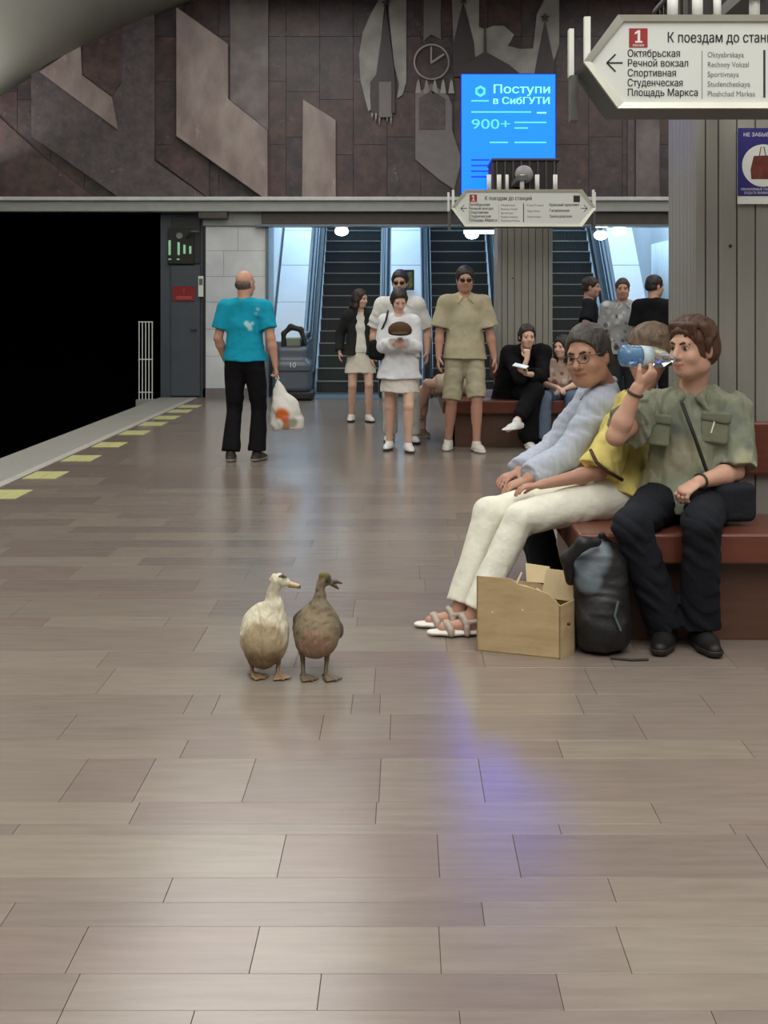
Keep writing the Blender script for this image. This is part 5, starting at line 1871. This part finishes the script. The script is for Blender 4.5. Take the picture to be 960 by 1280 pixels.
# woman in printed top and jeans
Lw = Human('dark-haired woman in a pale printed top and jeans on the far bench', Vector((1.6, 13.5, 0)), SK_PALE, s=0.92, fem=True, h=FH, fr=1.15)
J = Lw.J
J.update(fw=Vector((-0.1, -1, 0)).normalized(), pelvis=P(699, 496, 13.72), chest=P(700, 472, 13.66), neck=P(701, 452, 13.62), head=P(703, 434, 13.55),
         shL=P(718, 458, 13.62), shR=P(683, 458, 13.62), elL=P(722, 480, 13.5), wrL=P(704, 487, 13.3), elR=P(678, 480, 13.5), wrR=P(697, 484, 13.28),
         hipL=P(708, 498, 13.7), hipR=P(691, 498, 13.7), knL=P(715, 497, 13.25), knR=P(681, 497, 13.22), anL=P(712, 548, 13.25), anR=P(679, 550, 13.2),
         tdL=Vector((0.1, -1, 0)).normalized(), tdR=Vector((-0.1, -1, 0)).normalized(),
         hdL=Vector((-0.7, -0.6, -0.1)).normalized(), pnL=Vector((0, 0, -1)), clL=.5, hdR=Vector((0.5, -0.7, -0.3)).normalized(), pnR=Vector((0, 0, -1)), clR=.5)
for q in ('anL', 'anR'):
    J[q].z = 0.08
Lw.look(-40, 2)
Lw.body(brow=DARKH)
Lw.hair(srgb(40, 30, 28), 'long', vol=1.5)
PT = srgb(196, 172, 156)
Lw.top(PT, sleeve=0.9, g=0.02, hem=P(699, 500, 13.7), wr=(0.006, 20, 91), slv=0.03, cols=blotch(200, Lw.J['chest'], (0.22, 0.18, 0.22), [srgb(140, 96, 88), srgb(220, 206, 190), srgb(168, 140, 130), srgb(206, 184, 166)], (0.012, 0.026), 12, 0.35))
Lw.legs(srgb(92, 106, 126), 1.95, g=0.016, wr=(0.006, 22, 92))
Lw.shoes(srgb(70, 66, 64), srgb(190, 186, 180))

# three men standing behind the far bench
for spec in (dict(px=737, top=345, d=15.75, face=80, look=75, hair=srgb(52, 40, 34), shirt=srgb(30, 33, 40), pants=srgb(40, 42, 48), lab='man in a dark t-shirt, standing left of the three behind the far bench', g=0.018, sl=0.75, cols=None, arms={'L': (0.05, 0.25, -0.2), 'R': (0.08, 0.2, -0.25)}),
             dict(px=778, top=347, d=15.3, face=-5, look=-8, hair=srgb(70, 56, 48), shirt=srgb(176, 178, 178), pants=srgb(60, 60, 64), lab='man in a pale printed shirt, facing the camera between two men in black', g=0.024, sl=0.85, cols='print', arms=None),
             dict(px=818, top=343, d=14.75, face=150, look=115, hair=srgb(36, 28, 26), shirt=srgb(26, 26, 28), pants=srgb(32, 32, 36), lab='man in black with his back turned, right of the man in the printed shirt', g=0.022, sl=0.8, cols=None, arms=None)):
    d = spec['d']
    b = Vector(((spec['px'] - VX) * d / FPX, d, 0))
    topz = CAM_H + (VY - spec['top']) * d / FPX
    m_ = Human(spec['lab'], b, SK, h=0.0095, fr=1.2, group='three men standing by the right escalator')
    m_.stand(topz - 0.01, spec['face'], arms=spec['arms'])
    m_.look(spec['look'], 3)
    m_.body(brow=DARKH)
    m_.hair(spec['hair'], 'short', vol=0.9)
    cols = None
    if spec['cols']:
        cols = blotch(420, m_.J['chest'], (0.3, 0.2, 0.4), [srgb(112, 114, 120), srgb(214, 216, 214), srgb(86, 88, 96), srgb(150, 152, 152), srgb(208, 208, 204)], (0.014, 0.03), 17, 0.35)
    m_.top(spec['shirt'], sleeve=spec['sl'], g=spec['g'], wr=(0.006, 20, 100), cols=cols, collar=spec['shirt'] if spec['cols'] else None, hem=m_.J['pelvis'] + Vector((0, 0, -0.06)))
    m_.legs(spec['pants'], 1.95, g=0.018)
    m_.shoes(srgb(40, 38, 36), srgb(60, 58, 56))
# ================================================================== BOX, BACKPACK, DUCKS
M_card = mat('cardboard', srgb(190, 166, 126), rough=0.75, var=0.08, scale=14, stretch=(1, 1, 4), dark=srgb(178, 154, 114))
M_cardin = mat('cardboard_inside', srgb(204, 184, 146), rough=0.75, var=0.08, scale=14)
th = math.radians(-22)
bl = Vector((0.303, 5.51, 0))
bx_ = thing('cardboard_box', bl, 'torn open cardboard box standing by the white trousers', 'box', rz=th)
w_, dp_, hL, hR, tk = 0.36, 0.25, 0.315, 0.22, 0.006


def panel(name, pts, n, m=M_card):
    return MB().prism(pts, n).build(name, m, bx_)


panel('front_wall', [(0, 0, 0), (w_, 0, 0), (w_, 0, hR), (w_ * .86, 0, hR + .045), (w_ * .68, 0, hR + .062), (w_ * .5, 0, hL - .022), (w_ * .42, 0, hL), (0, 0, hL)], (0, tk, 0))
panel('side_wall', [(w_ - tk, 0, 0), (w_ + .02, dp_ / 2, 0), (w_ + .02, dp_ / 2, hR + .002), (w_ - tk, 0, hR)], (tk, 0, 0))
panel('side_wall', [(w_ + .02, dp_ / 2, 0), (w_ - .0, dp_, 0), (w_ - .0, dp_, hR), (w_ + .02, dp_ / 2, hR + .002)], (tk, 0, 0))
panel('side_wall', [(0, 0, 0), (0, dp_, 0), (0, dp_, hL - .06), (0, 0, hL)], (tk, 0, 0))
panel('back_wall', [(0, dp_, 0), (w_, dp_, 0), (w_, dp_, hR + .0), (w_ * .7, dp_, hR + .02), (w_ * .5, dp_, hL - .06), (0, dp_, hL - .06)], (0, -tk, 0))
panel('bottom', [(0, 0, 0.002), (w_, 0, 0.002), (w_, dp_, .002), (0, dp_, .002)], (0, 0, tk))
panel('flap', [(w_ * .4, dp_ - .002, hL - .06), (w_ * .67, dp_ - .002, hL - .06), (w_ * .66, dp_ + .03, hL + .005), (w_ * .36, dp_ + .03, hL + .012)], (0, -tk, 0), M_cardin)
panel('flap', [(w_ * .60, dp_ * .85, hR - .02), (w_ * 1.02, dp_ * .75, hR - .02), (w_ * 1.035, dp_ * .82, hR + .10), (w_ * .66, dp_ * .92, hR + .10)], (0, tk, 0), M_cardin)
panel('flap', [(w_ * .42, 0.02, hL - .03), (w_ * .66, 0.03, hR + .05), (w_ * .6, 0.12, hR + .03), (w_ * .5, 0.1, hL - .05)], (0, 0, tk), M_cardin)
panel('torn_strip', [(w_ * .44, 0.02, hL - .03), (w_ * .47, 0.02, hL - .03), (w_ * .52, .04, hL + .02), (w_ * .50, .04, hL + .022)], (0, .003, 0), M_cardin)
panel('torn_strip', [(w_ * .70, 0.0, hR + .055), (w_ * .72, 0.0, hR + .065), (w_ * .93, .03, hR + .012), (w_ * .92, .03, hR)], (0, .004, 0), M_white)
for x, z in ((0.07, 0.17), (0.20, 0.19)):
    MB().lathe([(0.004, 0), (0.004, .002)], 10, (x, -.001, z), Matrix.Rotation(math.pi / 2, 3, 'X')).build('pin_hole', M_white, bx_)
for y, z in ((0.04, 0.14), (0.17, 0.15)):
    MB().lathe([(0.006, 0), (0.006, .012)], 10, (w_ + tk + (.012 if y < .1 else 0.014), y, z), Matrix.Rotation(math.pi / 2, 3, 'Y')).build('punched_hole', M_dark, bx_)

# backpack
bp0 = Vector(((752 - VX) * 5.50 / FPX, 5.495, 0))
bp = thing('backpack', bp0, 'black and grey backpack leaning between the box and the drinking man', 'backpack')
BKc = srgb(26, 26, 27)
S = Soft(BKc)
S.box((0.0, 0.02, 0.2), (0.115, 0.09, 0.2), np.array(Matrix.Rotation(-0.06, 3, 'Y')), k=0.03, round=0.07)
S.ell((0.0, 0.03, 0.38), (0.11, 0.085, 0.085), k=0.05)
S.ell((0.0, -0.07, 0.14), (0.09, 0.05, 0.12), k=0.03)
for c_ in [((-0.055, -0.02, 0.40), 0.075, srgb(104, 114, 122), 0.35), ((-0.06, -0.05, 0.31), 0.045, srgb(96, 106, 114), 0.4)]:
    S.paint(*c_)
S.cut((0, 0, 0.003), (0, 0, -1))
bo = S.mesh('pack', mat('backpack_fabric', attr='Col', rough=0.55, var=0.1, scale=25, bump=0.4, bscale=30), bp, h=0.007, wr=(0.007, 30, 5))
S = Soft(BKc)
S.chain([(-0.13, 0.0, 0.30), (-0.15, -0.05, 0.40), (-0.09, -0.09, 0.47), (-0.03, -0.06, 0.47)], [0.022, 0.026, 0.026, 0.02], k=0.02)
S.mesh('shoulder_strap', MATS['backpack_fabric'], bp, h=0.007)
S = Soft(srgb(20, 20, 21))
S.chain([(-0.03, 0.02, 0.45), (0.0, 0.0, 0.49), (0.04, 0.02, 0.45)], [0.01, 0.01, 0.01], k=0.01)
S.mesh('grab_loop', MATS['backpack_fabric'], bp, h=0.006)
MB().tube([(0.05, -0.115, 0.24), (0.035, -0.12, 0.18), (0.06, -0.12, 0.12)], 0.005, seg=6).build('zip_pull', M_steel, bp)
MB().tube([(0.02, -0.11, 0.006), (0.1, -0.14, 0.006), (0.17, -0.13, 0.006)], 0.005, seg=6).build('loose_strap', M_dark, bp)

# ---- ducks
M_feather = mat('feathers', attr='Col', rough=0.7, var=0.14, scale=60, stretch=(1, 1, 0.5), bump=0.4, bscale=110, spec=0.2)
M_bill = mat('bill', attr='Col', rough=0.4, var=0.08, scale=50)


def duck(label, d, px, u):
    """u: landmarks in photo pixels -> all built around the distance d; returns root."""
    base = Vector(((px - VX) * d / FPX, d, 0))
    t = thing('duck', base, label, 'duck', 'two ducks on the platform')

    def Q(x, y, dd=0.0):
        p = P(x, y, d)
        return Vector((p.x, d + dd, p.z)) - base
    u(t, Q)
    return t


def foot(t, Q, x, y, tx, col):
    """Shank and webbed foot; x,y foot heel in pixels; tx toe direction."""
    leg = Soft(col)
    a = Q(x[0], y[0], x[2])
    b2 = Q(x[1], y[1], x[3])
    b2.z = 0.016
    mid = lerp(a, b2, 0.45) + Vector((0, 0.012, 0))
    leg.chain([a, mid, b2], [0.017, 0.0085, 0.0085], k=0.008)
    lo = leg.mesh('leg', M_bill, t, h=0.0035)
    web = Soft(col)
    dr = Vector((tx[0], tx[1], 0)).normalized()
    sv = Vector((-dr.y, dr.x, 0))
    tips = []
    for sg in (-1, 0, 1):
        tip = Vector((b2.x, b2.y, 0.0065)) + dr * (0.072 - 0.014 * abs(sg)) + sv * sg * 0.034
        tips.append(tip)
        web.cone((b2.x, b2.y, 0.013), tip, 0.0075, 0.0045, k=0.006)
    web.cone((b2.x, b2.y, 0.012), Vector((b2.x, b2.y, 0.006)) - dr * 0.022, 0.007, 0.004, k=0.006)
    for sg in (0, 1):
        web.cone(lerp(Vector((b2.x, b2.y, 0.008)), tips[sg], 0.5), lerp(Vector((b2.x, b2.y, 0.008)), tips[sg + 1], 0.5), 0.012, 0.012, k=0.01, flat=((0, 0, 1), 0.35))
        web.cone(lerp(tips[sg], tips[sg + 1], 0.5) - dr * 0.012, lerp(tips[sg], tips[sg + 1], 0.5) - dr * 0.02, 0.013, 0.013, k=0.01, flat=((0, 0, 1), 0.3))
    web.cut((0, 0, 0.0), (0, 0, -1))
    web.mesh('webbed_foot', M_bill, lo, h=0.003)


def duck_white(t, Q):
    CR, TN, BR = srgb(214, 206, 182), srgb(170, 152, 122), srgb(120, 98, 70)
    S = Soft(CR)
    S.cone(Q(331, 801, 0.0), Q(330, 783, 0.05), 0.085, 0.082, k=0.04)
    S.cone(Q(329, 795, 0.02), Q(318, 800, 0.16), 0.082, 0.05, k=0.05)
    S.cone(Q(337, 775, 0.0), Q(342, 757, -0.005), 0.058, 0.034, k=0.05)
    S.chain([Q(342, 757, -0.005), Q(341, 744, 0.0), Q(343, 734, 0.0)], [0.032, 0.021, 0.022], k=0.02)
    S.ell(Q(349, 725), (0.034, 0.026, 0.025), k=0.015)
    S.ell(Q(357, 728), (0.022, 0.018, 0.015), k=0.012)
    S.chain([Q(341, 722, 0.0), Q(336, 726, 0.0)], [0.012, 0.005], k=0.01)
    S.ell(Q(330, 824, 0.0), (0.05, 0.06, 0.03), k=0.04)
    for x, y, r in ((326, 803, 0.05), (338, 800, 0.05), (331, 815, 0.06), (345, 808, 0.045), (318, 812, 0.055), (340, 790, 0.04), (315, 796, 0.045), (326, 788, 0.04)):
        S.paint(Q(x, y, -0.09), r, TN, 0.8)
    for x, y, r in ((330, 829, 0.045), (322, 826, 0.035), (338, 822, 0.03)):
        S.paint(Q(x, y, -0.04), r, BR, 0.9)
    S.paint(Q(341, 741, -0.015), 0.018, srgb(190, 180, 158), 0.8)
    bo = S.mesh('body', M_feather, t, h=0.0035, wr=(0.0035, 80, 3))
    for sg, xx in ((-1, 308), (1, 352)):
        W_ = Soft(srgb(204, 192, 160))
        W_.chain([Q(xx - sg * 6, 779, 0.04), Q(xx - sg * 1, 795, 0.07), Q(xx - sg * 4, 808, 0.16)], [0.022, 0.034, 0.014], k=0.03, flat=((1, 0, 0), 0.6))
        W_.mesh('wing', M_feather, t, h=0.0045, wr=(0.004, 80, 5))
    Tl = Soft(srgb(196, 184, 150))
    Tl.cone(Q(320, 803, 0.17), Q(316, 796, 0.27), 0.04, 0.02, k=0.01, flat=((0, 0, 1), 0.4))
    Tl.mesh('tail', M_feather, t, h=0.005)
    B_ = Soft(srgb(206, 176, 140))
    B_.cone(Q(361, 729), Q(373, 732), 0.0125, 0.0095, k=0.008, flat=((0.2, 0, 1), 0.7))
    B_.cone(Q(362, 733), Q(374, 734.5), 0.0085, 0.0065, k=0.006, flat=((0.2, 0, 1), 0.6), col=srgb(150, 120, 92))
    B_.paint(Q(375.5, 734, -0.0), 0.009, srgb(96, 80, 64), 0.5)
    B_.mesh('bill', M_bill, t, h=0.0028)
    E_ = Soft((0.02, 0.015, 0.01))
    E_.ell(Q(354, 719.5, -0.021), 0.0055, k=0)
    E_.mesh('eye', M_eye, t, h=0.0016)
    E2 = Soft(srgb(110, 104, 92))
    E2.chain([Q(350, 719, -0.0215), Q(354, 718, -0.022), Q(359, 720.5, -0.018)], [0.004, 0.006, 0.003], k=0.004)
    E2.mesh('eye_patch', M_feather, t, h=0.002)
    fc = srgb(150, 122, 90)
    foot(t, Q, (313, 315, 0.02, 0.0), (822, 843), (0.75, -0.65), fc)
    foot(t, Q, (348, 347, 0.02, -0.0), (818, 843), (0.35, -0.8), fc)


def duck_grey(t, Q):
    GR, DK, OLV = srgb(124, 112, 92), srgb(76, 68, 56), srgb(112, 104, 62)
    S = Soft(GR)
    S.cone(Q(396, 795, 0.0), Q(397, 781, 0.03), 0.082, 0.078, k=0.04)
    S.cone(Q(396, 790, 0.02), Q(388, 794, 0.17), 0.074, 0.045, k=0.05)
    S.cone(Q(398, 776, 0.0), Q(401, 760, -0.005), 0.056, 0.032, k=0.05)
    S.chain([Q(401, 760, -0.005), Q(400, 746, 0.0), Q(401, 732, 0.0)], [0.030, 0.019, 0.018], k=0.02)
    S.ell(Q(406, 726), (0.027, 0.022, 0.022), k=0.014)
    S.ell(Q(413, 728.5), (0.016, 0.014, 0.013), k=0.01)
    S.ell(Q(406, 719, 0.0), (0.024, 0.018, 0.014), k=0.012, col=OLV)
    S.ell(Q(396, 806, 0.0), (0.05, 0.05, 0.025), k=0.04)
    for x, y, r in ((397, 770, 0.035), (390, 778, 0.03), (404, 778, 0.03)):
        S.paint(Q(x, y, -0.07), r, srgb(134, 120, 98), 0.9)
    for x, y, r in ((392, 800, 0.04), (402, 802, 0.04), (385, 803, 0.03)):
        S.paint(Q(x, y, -0.08), r, srgb(146, 118, 98), 0.9)
    S.paint(Q(405, 716, 0), 0.02, OLV, 0.6)
    S.paint(Q(411, 724, -0.02), 0.011, DK, 0.7)
    S.mesh('body', M_feather, t, h=0.0035, wr=(0.0035, 80, 13))
    for sg, xx in ((-1, 372), (1, 421)):
        W_ = Soft(DK)
        W_.chain([Q(xx - sg * 10, 770, 0.03), Q(xx - sg * 0, 790, 0.05), Q(xx - sg * 4, 803, 0.12)], [0.02, 0.03, 0.012], k=0.03, flat=((1, 0, 0.2), 0.65))
        if sg < 0:
            W_.cone(Q(384, 765, 0.06), Q(374, 780, 0.08), 0.018, 0.03, k=0.02)
        W_.paint(Q(xx, 792, 0), 0.03, srgb(96, 86, 70), 1.0)
        W_.mesh('wing', M_feather, t, h=0.0045, wr=(0.004, 80, 15))
    Tl = Soft(DK)
    Tl.cone(Q(389, 796, 0.17), Q(386, 790, 0.26), 0.036, 0.018, k=0.01, flat=((0, 0, 1), 0.4))
    Tl.mesh('tail', M_feather, t, h=0.005)
    B_ = Soft(srgb(78, 64, 54))
    B_.chain([Q(415, 727), Q(421, 727), Q(427, 729)], [0.0095, 0.006, 0.004], k=0.006)
    B_.chain([Q(415, 730.5), Q(420, 733.5), Q(423, 736)], [0.008, 0.005, 0.0035], k=0.006)
    B_.mesh('bill', M_bill, t, h=0.0028)
    T2 = Soft(srgb(170, 120, 110))
    T2.cone(Q(416, 729.5), Q(421, 731), 0.004, 0.003, k=0)
    T2.mesh('tongue', M_bill, t, h=0.002)
    E_ = Soft((0.02, 0.015, 0.01))
    E_.ell(Q(409, 724.5, -0.019), 0.005, k=0)
    E_.mesh('eye', M_eye, t, h=0.0016)
    fc = srgb(112, 94, 72)
    foot(t, Q, (377, 379, 0.02, 0.0), (813, 844), (0.5, -0.75), fc)
    foot(t, Q, (409, 407, 0.02, -0.0), (813, 844), (0.55, -0.7), fc)


duck('cream white duck facing right, left of the pair', 5.14, 335, duck_white)
duck('grey-brown duck with an open bill, right of the pair', 5.12, 395, duck_grey)
